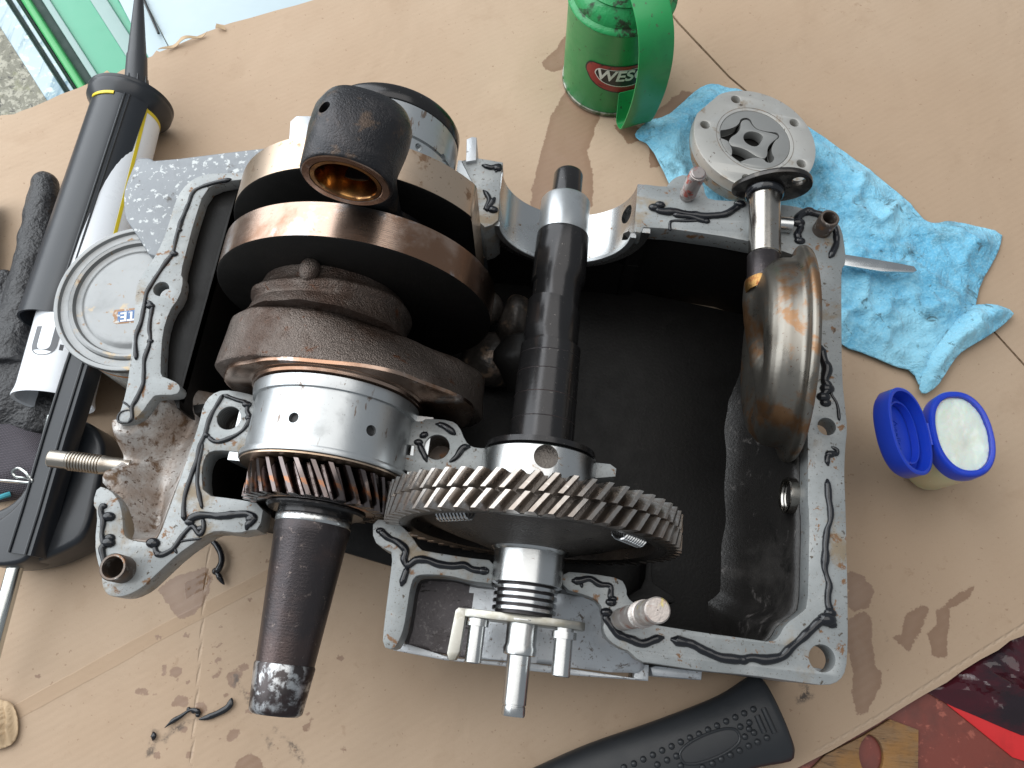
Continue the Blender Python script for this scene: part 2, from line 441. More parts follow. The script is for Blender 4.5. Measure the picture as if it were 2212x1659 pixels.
M['wood'] = mat("weathered_wood", (.25, .15, .075), .7, 0., [(30, .45, .65, (.18, .095, .04), None, (1, 8, 8)), (60, .55, .65, (.05, .03, .02), None, (1, 10, 10)), (14, .6, .75, (.32, .16, .05), None)], [(60, .6, .002, (1, 9, 9))])
M['redtable'] = mat("red_brown_board", (.19, .04, .026), .45, 0., [(20, .45, .7, (.12, .032, .022), None), (90, .62, .72, (.33, .09, .06), None)], [(200, .15, .001)])
M['redpaper'] = mat("bright_red_sheet", (.62, .018, .02), .5, 0., [(20, .5, .7, (.5, .015, .016), None)])
M['bag'] = mat("maroon_plastic_bag", (.055, .008, .014), .14, 0., [(12, .5, .65, (.018, .010, .014), .14)], [(60, .4, .003)])
M['paper'] = mat("kraft_paper", (.50, .36, .22), .7, 0., [], [(200, .3, .001)])
M['gravel'] = mat("gravel", (.28, .27, .22), .9, 0., [(60, .48, .56, (.48, .46, .38), None), (45, .56, .64, (.15, .145, .13), None), (14, .55, .7, (.34, .34, .22), None)], [(60, 1., .01)])
M['galv'] = mat("galvanised", (.30, .36, .38), .4, .6, [(30, .5, .65, (.13, .20, .24), .5, (1, .1, 1)), (60, .6, .7, (.40, .46, .40), .4)], [])
M['sill_green'] = mat("green_sill", (.07, .33, .20), .35, 0., [(6, .5, .7, (.06, .28, .17), None)], [])
M['sill_bright'] = mat("bright_green_edge", (.05, .34, .10), .3)
M['sill_dark'] = mat("dark_green_gap", (.008, .05, .035), .5)
M['sill_grey'] = mat("grey_green_stripe", (.25, .36, .34), .4)
M['panel'] = mat("pale_blue_panel", (.42, .51, .545), .5, 0., [(3, .45, .65, (.46, .545, .575), None)], [])

def cloth_mat():
    n = N("blue_shop_towel")
    a = n.noise(9, 5, .6, .6); b = n.noise(26, 5, .65, .5, seed=4.)
    c = n.mix(n.ramp(a, .38, .62), (.13, .44, .65), (.30, .66, .84))
    c = n.mix(n.math('MULTIPLY', n.ramp(b, .52, .70), .7), c, (.085, .20, .25))
    c = n.mix(n.math('MULTIPLY', n.ramp(n.noise(420, 2, .5, 0, seed=2.), .45, .7), .35), c, (.40, .72, .85))
    c = n.mix(n.math('MULTIPLY', n.ramp(n.noise(48, 5, .7, .8, seed=8.), .585, .68), .75), c, (.05, .09, .10))
    w1 = n.bump(n.noise(330, 3, .6), .8, .0014)
    rg = n.math('ABSOLUTE', n.math('SUBTRACT', n.noise(30, 5, .6, .8, seed=5.), .5))
    w2 = n.bump(n.ramp(rg, 0., .14), .35, .005, w1)
    n.bump(n.noise(110, 4, .65, .5, seed=7.), .3, .003, w2)
    return n.out(c, .9, 0., Sheen_Weight=.2)
M['towel'] = cloth_mat()

def knit_mat():
    n = N("grey_knit_cuff")
    wv = n.add("ShaderNodeTexWave"); n.put(wv.inputs["Vector"], n.co); wv.inputs["Scale"].default_value = 230; wv.inputs["Distortion"].default_value = 1.; wv.bands_direction = 'X'
    wv2 = n.add("ShaderNodeTexWave"); n.put(wv2.inputs["Vector"], n.co); wv2.inputs["Scale"].default_value = 200; wv2.bands_direction = 'Y'
    h = n.math('MULTIPLY', wv.outputs["Fac"], wv2.outputs["Fac"])
    c = n.mix(h, (.05, .045, .055), (.25, .22, .25))
    n.bump(h, .9, .0012)
    return n.out(c, .9, 0.)
M['knit'] = knit_mat()

def tinlabel_mat():
    n = N("printed_tin_side")
    sp = n.add("ShaderNodeSeparateXYZ"); n.put(sp.inputs[0], n.co)
    z = sp.outputs[2]
    line = n.math('GREATER_THAN', n.math('FRACT', n.math('MULTIPLY', z, 420.)), .5)
    words = n.ramp(n.noise(300, 1, .5, 0, (1, 1, .25)), .42, .46)
    ink = n.math('MULTIPLY', n.math('MULTIPLY', line, words), .75)
    c = n.mix(ink, (.62, .63, .60), (.16, .16, .16))
    for lo, hi in ((.080, .084), (.030, .033)):
        band = n.math('MULTIPLY', n.math('GREATER_THAN', z, lo), n.math('LESS_THAN', z, hi))
        c = n.mix(band, c, (.50, .20, .06))
    top = n.math('GREATER_THAN', z, .093)
    c = n.mix(top, c, (.60, .60, .58))
    return n.out(c, .35, .2)
M['tinlabel'] = tinlabel_mat()

# ================================================================== SETTING
def structure(o):
    o["kind"] = "structure"; return o

# gravel outside, far below the bench
g = sheet([(-3.2, .2), (.6, .2), (.6, 3.2), (-3.2, 3.2)], .06, lambda X, Y: -0.75 + .02 * fbm(X, Y, 4, 1, 3))
structure(link("ground", g, M['gravel']))
# red board the cardboard lies on (seen past its corner)
tb = [P2(*q, -.012) for q in ((1480, 1640), (1700, 1480), (1950, 1330), (2500, 1000), (2900, 1500), (2300, 2100), (1600, 1900))]
structure(link("table", plate(tb, [], -.034, -.012, .001), M['redtable']))

# green steel door sill and the pale panel beyond the torn edge
ZS = -0.22
sill = thing("door_sill", P(150, 60, ZS), "green painted steel door sill with galvanised strip, beyond the torn cardboard edge", "door sill")
def strip(name, xa, xb, m, z0, z1, bev=.002):
    """bar running parallel to the sill, between two traced offsets at the top of the photo"""
    sx = 300. / 420.
    def at(x, y): return P2(x + (y) * .64, y, z1)
    poly = [at(xa, -160), at(xb, -160), at(xb, 330), at(xa, 330)]
    link(name, plate(poly, [], z0, z1, bev, 2), m, sill)
strip("galvanised_strip", -38, 12, M['galv'], ZS - .03, ZS)
strip("gap", 10, 44, M['sill_dark'], ZS - .06, ZS - .03)
strip("inner_strip", 24, 36, M['galv'], ZS - .05, ZS - .012)
strip("rounded_edge", 44, 66, M['sill_bright'], ZS - .05, ZS + .004, .006)
strip("gap", 66, 92, M['sill_dark'], ZS - .06, ZS - .028)
strip("lip", 90, 108, M['sill_grey'], ZS - .05, ZS - .004, .002)
strip("sill_plate", 107, 196, M['sill_green'], ZS - .06, ZS - .010)
strip("stripe", 194, 232, M['sill_grey'], ZS - .06, ZS - .006)
strip("outer_plate", 231, 256, M['sill_green'], ZS - .06, ZS - .014)
pn = thing("panel", P(430, 20, ZS), "pale blue painted panel above the sill, behind the nozzle tip", "panel")
ap = lambda x, y: P2(x + y * .52, y, ZS)
link("sheet", plate([ap(256, -200), ap(311, -200), ap(311, 330), ap(256, 330)], [], ZS - .03, ZS - .004, .002), M['panel'], pn)
link("sheet", plate([ap(313, -200), ap(1300, -260), ap(900, 330), ap(313, 330)], [], ZS - .03, ZS, .002), M['panel'], pn)
link("seam_rod", tube([P(311 + y * .44, y, ZS + .004) for y in (-20, 20, 55, 72)], .0022, 8), M['badge_black'], pn)

# ------------------------------------------------------------------ cardboard
Z7 = lambda pts: zoomed(pts, 3000, 2400, 2.0183)
Z8 = lambda pts: zoomed(pts, 0, 2000, 1.5479)
ZC = lambda pts: zoomed(pts, 2100, 0, 2.074)
W = lambda pts, h=0.: [P2(x, y, h) for x, y in pts]
edge_top = [(-260, 330), (-120, 285), (0, 246), (27, 244), (45, 236), (66, 229), (98, 215), (127, 201), (166, 187), (200, 172), (222, 160), (234, 154), (237, 163), (259, 149), (285, 138), (310, 125), (327, 118), (336, 106), (343, 109),
            (375, 97), (410, 82), (447, 66), (464, 60), (468, 49), (484, 52), (500, 47), (540, 37), (600, 20), (640, 10), (700, -8), (1000, -100), (1330, -190)]
FOLD = [(1330, -190), (1380, -60), (1465, 48), (1575, 165), (1690, 262), (1880, 440), (2060, 620), (2172, 742), (2212, 786), (2300, 880), (2480, 1070)]
edge_br = [(2480, 1180), (2330, 1300), (2212, 1374), (2185, 1384), (2160, 1404), (2120, 1425), (2080, 1450), (2048, 1474), (2000, 1500), (1955, 1527), (1900, 1562), (1850, 1591), (1800, 1620), (1745, 1648), (1700, 1672), (1500, 1800), (-300, 1900)]
main_poly = W(edge_top + FOLD[1:] + edge_br)
flap_poly = W([(x + 3.2, y - 2.6) for x, y in FOLD] + [(2700, 900), (2900, 300), (2400, -300), (1800, -330)], .0006)

stain_polys = [W(p) for p in (
    ZC([(350, 720), (250, 900), (210, 960), (160, 1150), (110, 1350), (50, 1600), (20, 1850), (300, 1900), (560, 1700), (560, 1400), (520, 1250), (570, 1100), (620, 950), (600, 880), (450, 760)]),
    ZC([(400, 200), (355, 250), (250, 400), (150, 500), (160, 570), (240, 590), (360, 540)]),
    ZC([(1300, 740), (1420, 760), (1250, 900), (1150, 1040), (1030, 1040), (1100, 900)]),
    ZC([(740, 1030), (930, 1030), (1010, 1140), (850, 1190)]),
    ZC([(1030, 1180), (1090, 1170), (1140, 1360), (1040, 1380)]),
    Z7([(780, 150), (920, 95), (1000, 150), (990, 300), (1030, 550), (1085, 570), (1050, 720), (960, 905), (870, 925), (832, 780), (832, 560), (790, 400)]),
    Z7([(1270, 100), (1400, 30), (1470, 60), (1380, 230), (1300, 440), (1160, 300), (1230, 260)]),
    Z7([(1500, 80), (1640, 30), (1590, 470), (1480, 450), (1450, 280), (1530, 200)]),
    Z7([(790, -240), (930, -200), (1000, -60), (960, 60), (840, 100), (790, 60)]),
    Z7([(1560, 60), (1700, -60), (1830, -120), (1790, -20), (1650, 60)]),
    Z8([(965, 560), (1090, 465), (1270, 415), (1312, 470), (1290, 580), (1200, 715), (1100, 722), (1030, 640)]),
    Z8([(1440, 1700), (1460, 1610), (1540, 1565), (1610, 1600), (1640, 1700)]),
)]
rd = random.Random(3)
for k in range(95):
    x, y = rd.gauss(1420, 330), rd.gauss(1120, 260); r = rd.choice((3, 4, 5, 7, 9))
    if k % 16 == 0: r = 16
    cpt = Z8([(x, y)])[0]; c = P2(*cpt); rr = r * .00031
    stain_polys.append([(c[0] + rr * 1.3 * math.cos(a), c[1] + rr * math.sin(a)) for a in np.linspace(0, 6.28, 9)[:-1]])
wet_polys = [W(Z8([(1140, 510), (1200, 485), (1270, 438), (1303, 490), (1262, 550), (1200, 580), (1150, 612)]))]
soot_polys = [W(Z8(p)) for p in ([(1420, 1060), (1450, 1070), (1500, 1170), (1570, 1250), (1540, 1250), (1450, 1140)], [(1600, 1400), (1690, 1530), (1670, 1530)], [(1690, 1410), (1780, 1480), (1890, 1610), (1870, 1620), (1720, 1440)],
              [(940, 1430), (965, 1440), (945, 1560), (900, 1580), (925, 1520)], [(960, 1490), (1020, 1480), (1060, 1420), (1250, 1330), (1230, 1350), (1070, 1440), (1020, 1500)])]
soot_polys += [W(Z7(p)) for p in ([(420, 690), (470, 700), (500, 770), (430, 830), (380, 820), (420, 760)], [(1095, 250), (1110, 260), (1120, 330), (1100, 320)])]
band_line = W(Z8([(-300, 1520), (100, 1310), (700, 985), (1000, 815), (1300, 660), (1660, 470), (2100, 240)]))
crease_lines = [W(Z8([(1300, 200), (1260, 620), (1225, 1100), (1180, 1659)])), W([(2300, 1290), (2212, 1352), (2060, 1446), (1900, 1548), (1760, 1628)]), W([(195, 260), (185, 330), (150, 420)])]

band_dir = Vector((band_line[-1][0] - band_line[0][0], band_line[-1][1] - band_line[0][1])).normalized()

def cardboard_mat():
    n = N("corrugated_cardboard")
    st, wet, soot, band, crease = (n.attr(k) for k in ("stain", "wet", "soot", "band", "crease"))
    big = n.noise(2.6, 4, .55, .3); fine = n.noise(700, 2, .7); mid = n.noise(22, 5, .6, .3, seed=3.)
    c = n.mix(n.ramp(big, .35, .65), (.42, .30, .203), (.465, .345, .243))
    c = n.mix(n.math('MULTIPLY', n.ramp(mid, .52, .75), .45), c, (.38, .265, .175))
    c = n.mix(n.math('MULTIPLY', n.ramp(fine, .5, .8), .22), c, (.36, .24, .15))
    c = n.mix(n.math('MULTIPLY', n.ramp(n.noise(260, 2, .5, 0, seed=9.), .70, .76), .6), c, (.25, .15, .09))
    # glued seam band
    bm_ = n.ramp(n.math('ADD', band, n.math('MULTIPLY', n.math('SUBTRACT', mid, .5), .003)), .0075, .0060)
    c = n.mix(n.math('MULTIPLY', bm_, .55), c, (.40, .275, .175))
    # oil soaked into the paper
    wob = n.math('ADD', n.math('MULTIPLY', n.math('SUBTRACT', n.noise(60, 5, .65), .5), .010), n.math('MULTIPLY', n.math('SUBTRACT', n.noise(500, 2, .6), .5), .003))
    sm = n.ramp(n.math('ADD', st, wob), .0006, -.0006)
    rim = n.math('MULTIPLY', sm, n.ramp(n.math('ADD', st, wob), -.010, -.001))
    c = n.mix(n.math('MULTIPLY', sm, .74), c, (.22, .125, .075))
    c = n.mix(n.math('MULTIPLY', rim, .35), c, (.21, .12, .07))
    # pale feathering around soaked spots and general grime
    gm = n.math('MULTIPLY', n.ramp(n.noise(75, 5, .7, .4, seed=6.), .60, .72), n.ramp(n.noise(5, 3, .5, .2, seed=12.), .42, .6))
    c = n.mix(n.math('MULTIPLY', gm, .45), c, (.30, .19, .115))
    wm = n.ramp(n.math('ADD', wet, n.math('MULTIPLY', wob, .25)), .0006, -.0004)
    c = n.mix(wm, c, (.15, .062, .012))
    so = n.math('MULTIPLY', n.ramp(n.math('ADD', soot, n.math('MULTIPLY', wob, 1.4)), .003, -.003), n.ramp(n.noise(160, 4, .7, 0, seed=5.), .40, .56))
    c = n.mix(n.math('MULTIPLY', so, .9), c, (.045, .038, .035))
    cr = n.ramp(crease, .0022, .0004)
    c = n.mix(n.math('MULTIPLY', cr, .35), c, (.58, .45, .33))
    r = n.mixf(wm, n.mixf(sm, .78, .40), .06)
    # flutes showing through the liner
    mp = n.add("ShaderNodeMapping"); n.put(mp.inputs[0], n.co); mp.inputs["Rotation"].default_value = (0, 0, -math.atan2(band_dir.y, band_dir.x))
    wv = n.add("ShaderNodeTexWave"); n.put(wv.inputs["Vector"], mp.outputs[0]); wv.bands_direction = 'Y'; wv.inputs["Scale"].default_value = 46; wv.inputs["Distortion"].default_value = 1.2; wv.inputs["Detail Scale"].default_value = .6
    h1 = n.bump(wv.outputs["Fac"], .05, .0012)
    h2 = n.bump(n.noise(600, 3, .6), .12, .0005, h1)
    h3 = n.bump(n.noise(9, 4, .55, .4, seed=2.), .30, .012, h2)
    h4 = n.bump(bm_, .5, .0006, h3)
    n.bump(cr, .7, -.0012, h4)
    return n.out(c, r, 0.)
M['cardboard'] = cardboard_mat()
M['cardboard_edge'] = mat("cardboard_edge", (.40, .28, .18), .85, 0., [(300, .5, .65, (.20, .13, .08), None)], [(400, .6, .001)])

def put_attr(me, name, vals):
    a = me.attributes.new(name, 'FLOAT', 'POINT'); a.data.foreach_set("value", np.asarray(vals, dtype=np.float32))

def card(name, poly, cell, label, zf, thick):
    me = sheet(poly, cell, zf, thick)
    n = len(me.vertices); co = np.empty(n * 3); me.vertices.foreach_get("co", co); co = co.reshape(-1, 3)
    X, Y = co[:, 0], co[:, 1]
    def union(ps):
        d = np.full(n, 1.)
        for p in ps:
            b = np.array(p); m_ = (X > b[:, 0].min() - .03) & (X < b[:, 0].max() + .03) & (Y > b[:, 1].min() - .03) & (Y < b[:, 1].max() + .03)
            if m_.any(): d[m_] = np.minimum(d[m_], sdf(p, X[m_], Y[m_]))
        return d
    put_attr(me, "stain", union(stain_polys)); put_attr(me, "wet", union(wet_polys)); put_attr(me, "soot", union(soot_polys))
    put_attr(me, "band", polydist(band_line, X, Y))
    put_attr(me, "crease", np.minimum.reduce([polydist(l, X, Y) for l in crease_lines]))
    o = link(name, me, [M['cardboard'], M['cardboard_edge']], None, angle=50)
    nz = np.empty(len(me.polygons) * 3); me.polygons.foreach_get("normal", nz)
    mi = (np.abs(nz.reshape(-1, 3)[:, 2]) < .4).astype(np.int32); me.polygons.foreach_set("material_index", mi)
    return o
zc = lambda X, Y: .0012 * np.sin(X * 9 + 1) * np.sin(Y * 7) - .0016
o = card("cardboard", main_poly, .0035, "", zc, .0045)
tag(o, "brown corrugated cardboard with oil stains under the engine parts", "cardboard")
fold_w = W(FOLD)
o = card("cardboard_flap", flap_poly, .006, "", lambda X, Y: -.0016 + np.minimum(polydist(fold_w, X, Y) * .05, .03), .0045)
tag(o, "clean cardboard flap past the fold line in the upper right corner", "cardboard")

# torn slivers of paper along the far edge
for i, (pts, lab) in enumerate((([(1400, 440), (1480, 385), (1600, 330), (1830, 270), (1780, 300), (1600, 360), (1450, 425)], "long torn paper sliver lifting from the far cardboard edge, right of the nozzle"),
                                ([(1905, 240), (1912, 200), (1975, 208), (1985, 240), (1940, 235)], "small torn paper tab on the far cardboard edge, rightmost"),
                                ([(870, 690), (950, 625), (985, 650), (980, 705), (930, 690)], "torn paper tab on the cardboard edge just left of the nozzle"))):
    q = [P2(x / 4.096, y / 4.096, .006) for x, y in pts]
    tag(link("paper_scrap", sheet(q, .003, lambda X, Y: .004 + .003 * np.sin(X * 160 + Y * 90), .0006), M['paper']), lab, "paper scrap", "torn paper along the far cardboard edge")

# ================================================================== CRANKCASE
F = 0.140                                   # height of the machined joint face
Z2 = lambda pts: zoomed(pts, 800, 200, 1.6592)
Z3 = lambda pts: zoomed(pts, 0, 900, 1.5082)
Z4 = lambda pts: zoomed(pts, 800, 1100, 1.6592)
Z5 = lambda pts: zoomed(pts, 300, 1500, 1.6591)
Z6 = lambda pts: zoomed(pts, 1500, 1700, 1.3823)
ZL = lambda pts: zoomed(pts, 500, 500, 1.3825)
ZR = lambda pts: zoomed(pts, 2500, 300, 1.659)
ZS4 = lambda pts: zoomed(pts, 2700, 900, 1.659)
ZB = lambda pts: zoomed(pts, 2300, 2000, 1.5475)
WF = lambda pts, h=F: [P2(x, y, h) for x, y in pts]
PXM = lambda px: px * .60 / FPX * 1.06      # photo pixels -> metres on the joint face

case = thing("crankcase", P(1300, 1000, 0), "open grey alloy engine crankcase half with black sealant beads, in the middle", "crankcase")

def cut(me, cutters):
    o = bpy.data.objects.new("t", me); COL.objects.link(o); rm = [o]
    for c in cutters:
        k = bpy.data.objects.new("k", c); COL.objects.link(k); rm.append(k)
        m = o.modifiers.new("b", 'BOOLEAN'); m.operation = 'DIFFERENCE'; m.object = k; m.solver = 'EXACT'
    dg = bpy.context.evaluated_depsgraph_get()
    out = bpy.data.meshes.new_from_object(o.evaluated_get(dg))
    for x in rm: bpy.data.objects.remove(x)
    return out

def half_ring(c, ri, ro, y0, y1, a0, a1, seg=40):
    rings = []
    for i in range(seg + 1):
        a = a0 + (a1 - a0) * i / seg; ca, sa = math.cos(a), math.sin(a); b = .0006
        sec = [(ri, y0 + b), (ri + b, y0), (ro, y0), (ro, y1), (ri + b, y1), (ri, y1 - b)]
        rings.append([(c[0] + r * ca, y, c[1] + r * sa) for r, y in sec])
    return loft(rings)

def wallpath(px, t, z0, z1, m, name="wall", h=F, side=1, parent=case):
    p = [Vector(P2(x, y, h)) for x, y in px]; n = len(p); a, b = [], []
    for i in range(n):
        d = (p[min(i + 1, n - 1)] - p[max(i - 1, 0)]).normalized(); nn = Vector((-d.y, d.x)) * side
        a.append(tuple(p[i] + nn * .0008)); b.append(tuple(p[i] + nn * t))
    return link(name, plate(a + b[::-1], [], z0, z1, .0004), m, parent)

strip_in = [(560, 384), (480, 392), (442, 409), (417, 486), (405, 533), (390, 590), (396, 604), (389, 640), (365, 672), (351, 719), (347, 783), (347, 812)]
strip_px = [(560, 371), (497, 373.5), (446, 375), (414, 387), (391, 411), (377, 438), (364, 485), (350, 524), (329, 563), (299, 606), (293, 625), (288, 700), (282, 778), (274, 836), (263, 880), (250, 910), (258, 914), (283, 910), (304, 894), (329, 858), (338, 853), (380, 853), (390, 841), (385, 828), (362, 817)] + strip_in[::-1]
hx = P2(348, 624, F)
link("joint_face", plate(chaikin(WF(strip_px), 1), [circ(*hx, PXM(18))], F - .014, F), M['face'], case)["label"] = "narrow joint face strip along the left side"

A_in = [(150, 735), (230, 760), (290, 830), (315, 930), (320, 1050), (350, 1090), (450, 1110), (510, 1110), (560, 1070), (620, 900), (700, 680), (770, 480), (820, 330), (850, 200), (900, 130), (985, 95)]
A_z5 = [(150, 735), (115, 850), (150, 910), (130, 1110), (145, 1230), (175, 1320), (180, 1400), (210, 1455), (260, 1473), (340, 1465), (440, 1415), (520, 1340), (680, 1190), (780, 1120), (860, 1065), (940, 1030), (1090, 1050), (1150, 1030), (1225, 1025), (1255, 855), (1050, 820), (850, 797), (838, 640), (860, 545), (900, 503), (1000, 500), (1120, 515), (1180, 480), (1320, 440), (1330, 170), (1230, 150), (1120, 115), (985, 95)] + A_in[::-1][1:-1]
hA = WF(Z5([(1022, 285)]))[0]; hD = WF(Z5([(318, 1292)]))[0]
slot = WF(Z5([(1170, 325), (1218, 322), (1205, 393), (1163, 380)]))
link("joint_face", plate(chaikin(WF(Z5(A_z5)), 1), [circ(*hA, PXM(26)), circ(*hD, PXM(21)), slot], F - .022, F), M['face'], case)["label"] = "joint face lobe with dowel, lower left"
B_z4 = [(1250, 1000), (1395, 965), (1470, 972), (1500, 950), (1660, 963), (1720, 1000), (1760, 1100), (1800, 1140), (1880, 1150), (2020, 1150), (2020, 1330), (1250, 1330)]
hB = WF(Z4([(1572, 1142)]))[0]
slotB = WF(Z4([(1345, 1125), (1420, 1130), (1415, 1197), (1345, 1190)]))
link("bearing_saddle", plate(chaikin(WF(Z4(B_z4)), 1), [circ(*hB, PXM(27)), slotB], .02, F), M['face'], case)
C_z6 = [(-12, 520), (100, 528), (150, 560), (200, 610), (250, 690), (300, 700), (520, 735), (668, 750), (655, 880), (600, 872), (540, 865), (400, 830), (260, 825), (215, 840), (195, 900), (180, 1000), (160, 1120), (135, 1190), (100, 1245), (40, 1225), (50, 1100), (75, 900), (100, 705), (60, 690), (-12, 640)]
link("joint_face", plate(chaikin(WF(Z6(C_z6)), 1), [], F - .030, F), M['face'], case)["label"] = "joint face piece left of the camshaft end"
D_in = Z6([(1030, 808), (1200, 822), (1360, 848), (1392, 900), (1392, 950), (1450, 1000), (1500, 1060), (1560, 1105)])
R_in = ZB([(480, 770), (800, 822), (1100, 862), (1210, 880), (1260, 850), (1300, 770), (1400, 700), (1440, 660), (1447, 400), (1452, 100), (1440, 0)]) + [(1746, 1026), (1744, 909), (1746, 820), (1752, 740), (1760, 640), (1752, 585), (1728, 556), (1702, 546), (1617, 518), (1392, 486)]
R_out = [(1386, 504), (1370, 499), (1378, 396), (1441, 404), (1443, 397), (1458, 383), (1480, 376), (1510, 387), (1521, 403), (1523, 419), (1532, 431), (1584, 434), (1617, 435), (1660, 440), (1713, 444), (1741, 452), (1786, 461), (1803, 474), (1819, 494), (1827, 546), (1826, 572), (1818, 580), (1818, 649), (1819, 812), (1826, 880), (1831, 925), (1826, 970), (1824, 1026)] + ZB([(1675, 0), (1685, 400), (1690, 700), (1690, 900), (1680, 1050), (1640, 1120), (1560, 1150), (1400, 1130), (1100, 1085), (800, 1060), (480, 1010), (400, 1000)])
D_pk = Z6([(1400, 1245), (1370, 1240), (1290, 1190), (1260, 1130), (1268, 1080), (1245, 975), (1165, 940), (1040, 905)])
h1 = P2(1776, 1422, F); h2 = P2(1786, 921, F); h3 = P2(1775, 497, F)
link("joint_face", plate(chaikin(WF(D_in + R_in + R_out + D_pk), 1), [circ(*h1, PXM(25)), circ(*h2, PXM(19)), circ(*h3, PXM(18))], F - .020, F), M['face'], case)["label"] = "long joint face round the sump with corner bolt hole"
E_z2 = [(1735, 735), (1830, 715), (2010, 745), (1995, 830), (1988, 1000), (1978, 1130), (1940, 1160), (1890, 1175), (1840, 1130), (1820, 900)]
link("joint_face", plate(WF(Z2(E_z2)), [], F - .06, F), M['face'], case)["label"] = "small joint face between the two rear bearing saddles"
tabp = WF(Z2([(1765, 740), (1770, 592), (1805, 575), (1836, 580), (1832, 730)]), F + .004)
link("lug", plate(tabp, [], F - .03, F + .004), M['silver'], case)
link("joint_face", plate(WF(Z6([(1150, 210), (1200, 205), (1300, 215), (1335, 240), (1330, 285), (1150, 300)])), [], .03, F), M['face'], case)["label"] = "small joint face right of the front camshaft bearing"

# painted outside of the cylinder side, upper left
pp = [P2(x, y, F - .012) for x, y in ((293, 344), (300, 340), (325, 340), (333, 348), (540, 322), (700, 306), (705, 372), (560, 380), (450, 388), (408, 415), (388, 470), (364, 530), (330, 565), (290, 500), (268, 470), (266, 430), (268, 405))]
link("painted_side", plate(chaikin(pp, 1), [], F - .09, F - .012, .002, 2), M['paint'], case)
pl = [P2(x, y, F - .03) for x, y in ((627, 262), (640, 250), (680, 250), (690, 330), (622, 330))]
link("lug", plate(pl, [], F - .07, F - .03, .001), M['silver'], case)

# walls and floor
swl = [P2(x, y, F) for x, y in strip_in + [(362, 850), (372, 870)]]
swl = [(max(x, -.312) if .17 < y < .39 else x, y) for x, y in swl]
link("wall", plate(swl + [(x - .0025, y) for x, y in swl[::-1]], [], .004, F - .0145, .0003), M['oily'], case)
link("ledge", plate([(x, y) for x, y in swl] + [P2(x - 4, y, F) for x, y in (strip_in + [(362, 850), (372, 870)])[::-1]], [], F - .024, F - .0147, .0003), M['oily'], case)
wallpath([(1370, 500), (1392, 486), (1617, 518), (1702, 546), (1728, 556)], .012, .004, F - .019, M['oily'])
rw = [(1728, 556), (1752, 585), (1760, 640), (1752, 740), (1746, 820), (1744, 909), (1746, 1026)] + ZB([(1440, 0), (1452, 100), (1447, 400), (1440, 660), (1400, 700), (1300, 770), (1260, 850), (1210, 880), (1100, 862)])
rw = chaikin(chaikin(WF(rw), 1, False), 1, False); rcx, rcy = .06, .22
def rwring(k, z, dz): return [Vector((x - .0006 + (rcx - x) * k * min(1, j / 14, (len(rw) - 1 - j) / 14) * (1.0 if x > .15 else .4), y + (rcy - y) * k * .6 * min(1, j / 14, (len(rw) - 1 - j) / 14), z)) for j, (x, y) in enumerate(rw)]
rows = [rwring(k, z, 0) for k, z in ((-.05, F - .0205), (-.004, F - .0202), (.0, F - .0195), (.012, F - .04), (.03, F - .065), (.06, F - .090), (.105, F - .110), (.17, F - .123), (.27, F - .131), (.38, F - .136))]
V = [p for r in rows for p in r]; nn_ = len(rw)
wm_ = fix(mesh(V, [(i * nn_ + j, i * nn_ + j + 1, (i + 1) * nn_ + j + 1, (i + 1) * nn_ + j) for i in range(len(rows) - 1) for j in range(nn_ - 1)]))
bm = bmesh.new(); bm.from_mesh(wm_)
for v in bm.verts: v.co += Vector(noise.noise_vector(v.co * 30)) * (.0018 if v.co.z < F - .03 else 0)
bm.to_mesh(wm_); bm.free()
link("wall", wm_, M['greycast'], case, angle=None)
wallpath([(1728, 556), (1752, 585), (1760, 640), (1752, 740), (1746, 820), (1744, 909), (1746, 1026)] + ZB([(1440, 0), (1452, 100), (1447, 400), (1440, 660), (1400, 700), (1300, 770), (1260, 850), (1210, 880), (1100, 862)]), .012, .004, F - .021, M['silver'], side=1)
wallpath(ZB([(1100, 862), (800, 822), (480, 770)]) + D_in[::-1], .012, .004, F - .019, M['oily'], side=1)
floor_px = [(420, 400), (560, 380), (1010, 400), (1380, 480), (1700, 545), (1770, 620), (1760, 1380), (1620, 1430), (1340, 1370), (1240, 1265), (800, 1180), (560, 1110), (430, 1080), (360, 850), (350, 700), (400, 560)]
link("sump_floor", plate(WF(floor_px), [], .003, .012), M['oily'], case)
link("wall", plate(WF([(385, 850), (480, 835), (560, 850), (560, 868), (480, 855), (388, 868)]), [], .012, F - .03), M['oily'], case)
# window under the lower left face: dark inner wall
wallpath(Z5([(1120, 515), (1000, 500), (900, 503), (860, 545), (838, 640), (850, 797), (1050, 820), (1255, 855)]), .006, .01, F - .021, M['oily'], side=-1)

# rear saddles
XC, XM = -0.1735, -0.0040                 # crank and cam axes
ya, yb = P(1370, 499, F).y, P(1378, 396, F).y
rt = (P(1374, 450, F).x - P(1082, 400, F).x) / 2; xt = (P(1374, 450, F).x + P(1082, 400, F).x) / 2
tr = half_ring((xt, F), rt, rt + .014, ya, yb, math.pi * 1.006, 2 * math.pi - math.pi * .006)
hole_c = Vector((xt + rt * math.cos(-.42), (ya + yb) / 2 + .008, F + rt * math.sin(-.42)))
hole_d = Vector((math.cos(-.42), 0, math.sin(-.42)))
tr = cut(tr, [lathe(hole_c - hole_d * .005, hole_d, [(0, .009), (.03, .009)], 28)])
link("camshaft_saddle", tr, M['steel'], case)
link("oil_hole", lathe(hole_c + hole_d * .008, hole_d, [(0, .0094), (.004, .0094)], 28), M['bore'], case)
link("saddle_lip", half_ring((xt, F), rt - .003, rt + .002, ya - .005, ya - .0005, math.pi * 1.02, 2 * math.pi * .992), M['bush'], case)
link("wall", box(xt - rt - .012, xt + rt + .012, ya + .002, yb - .002, .004, F - rt - .004), M['oily'], case)
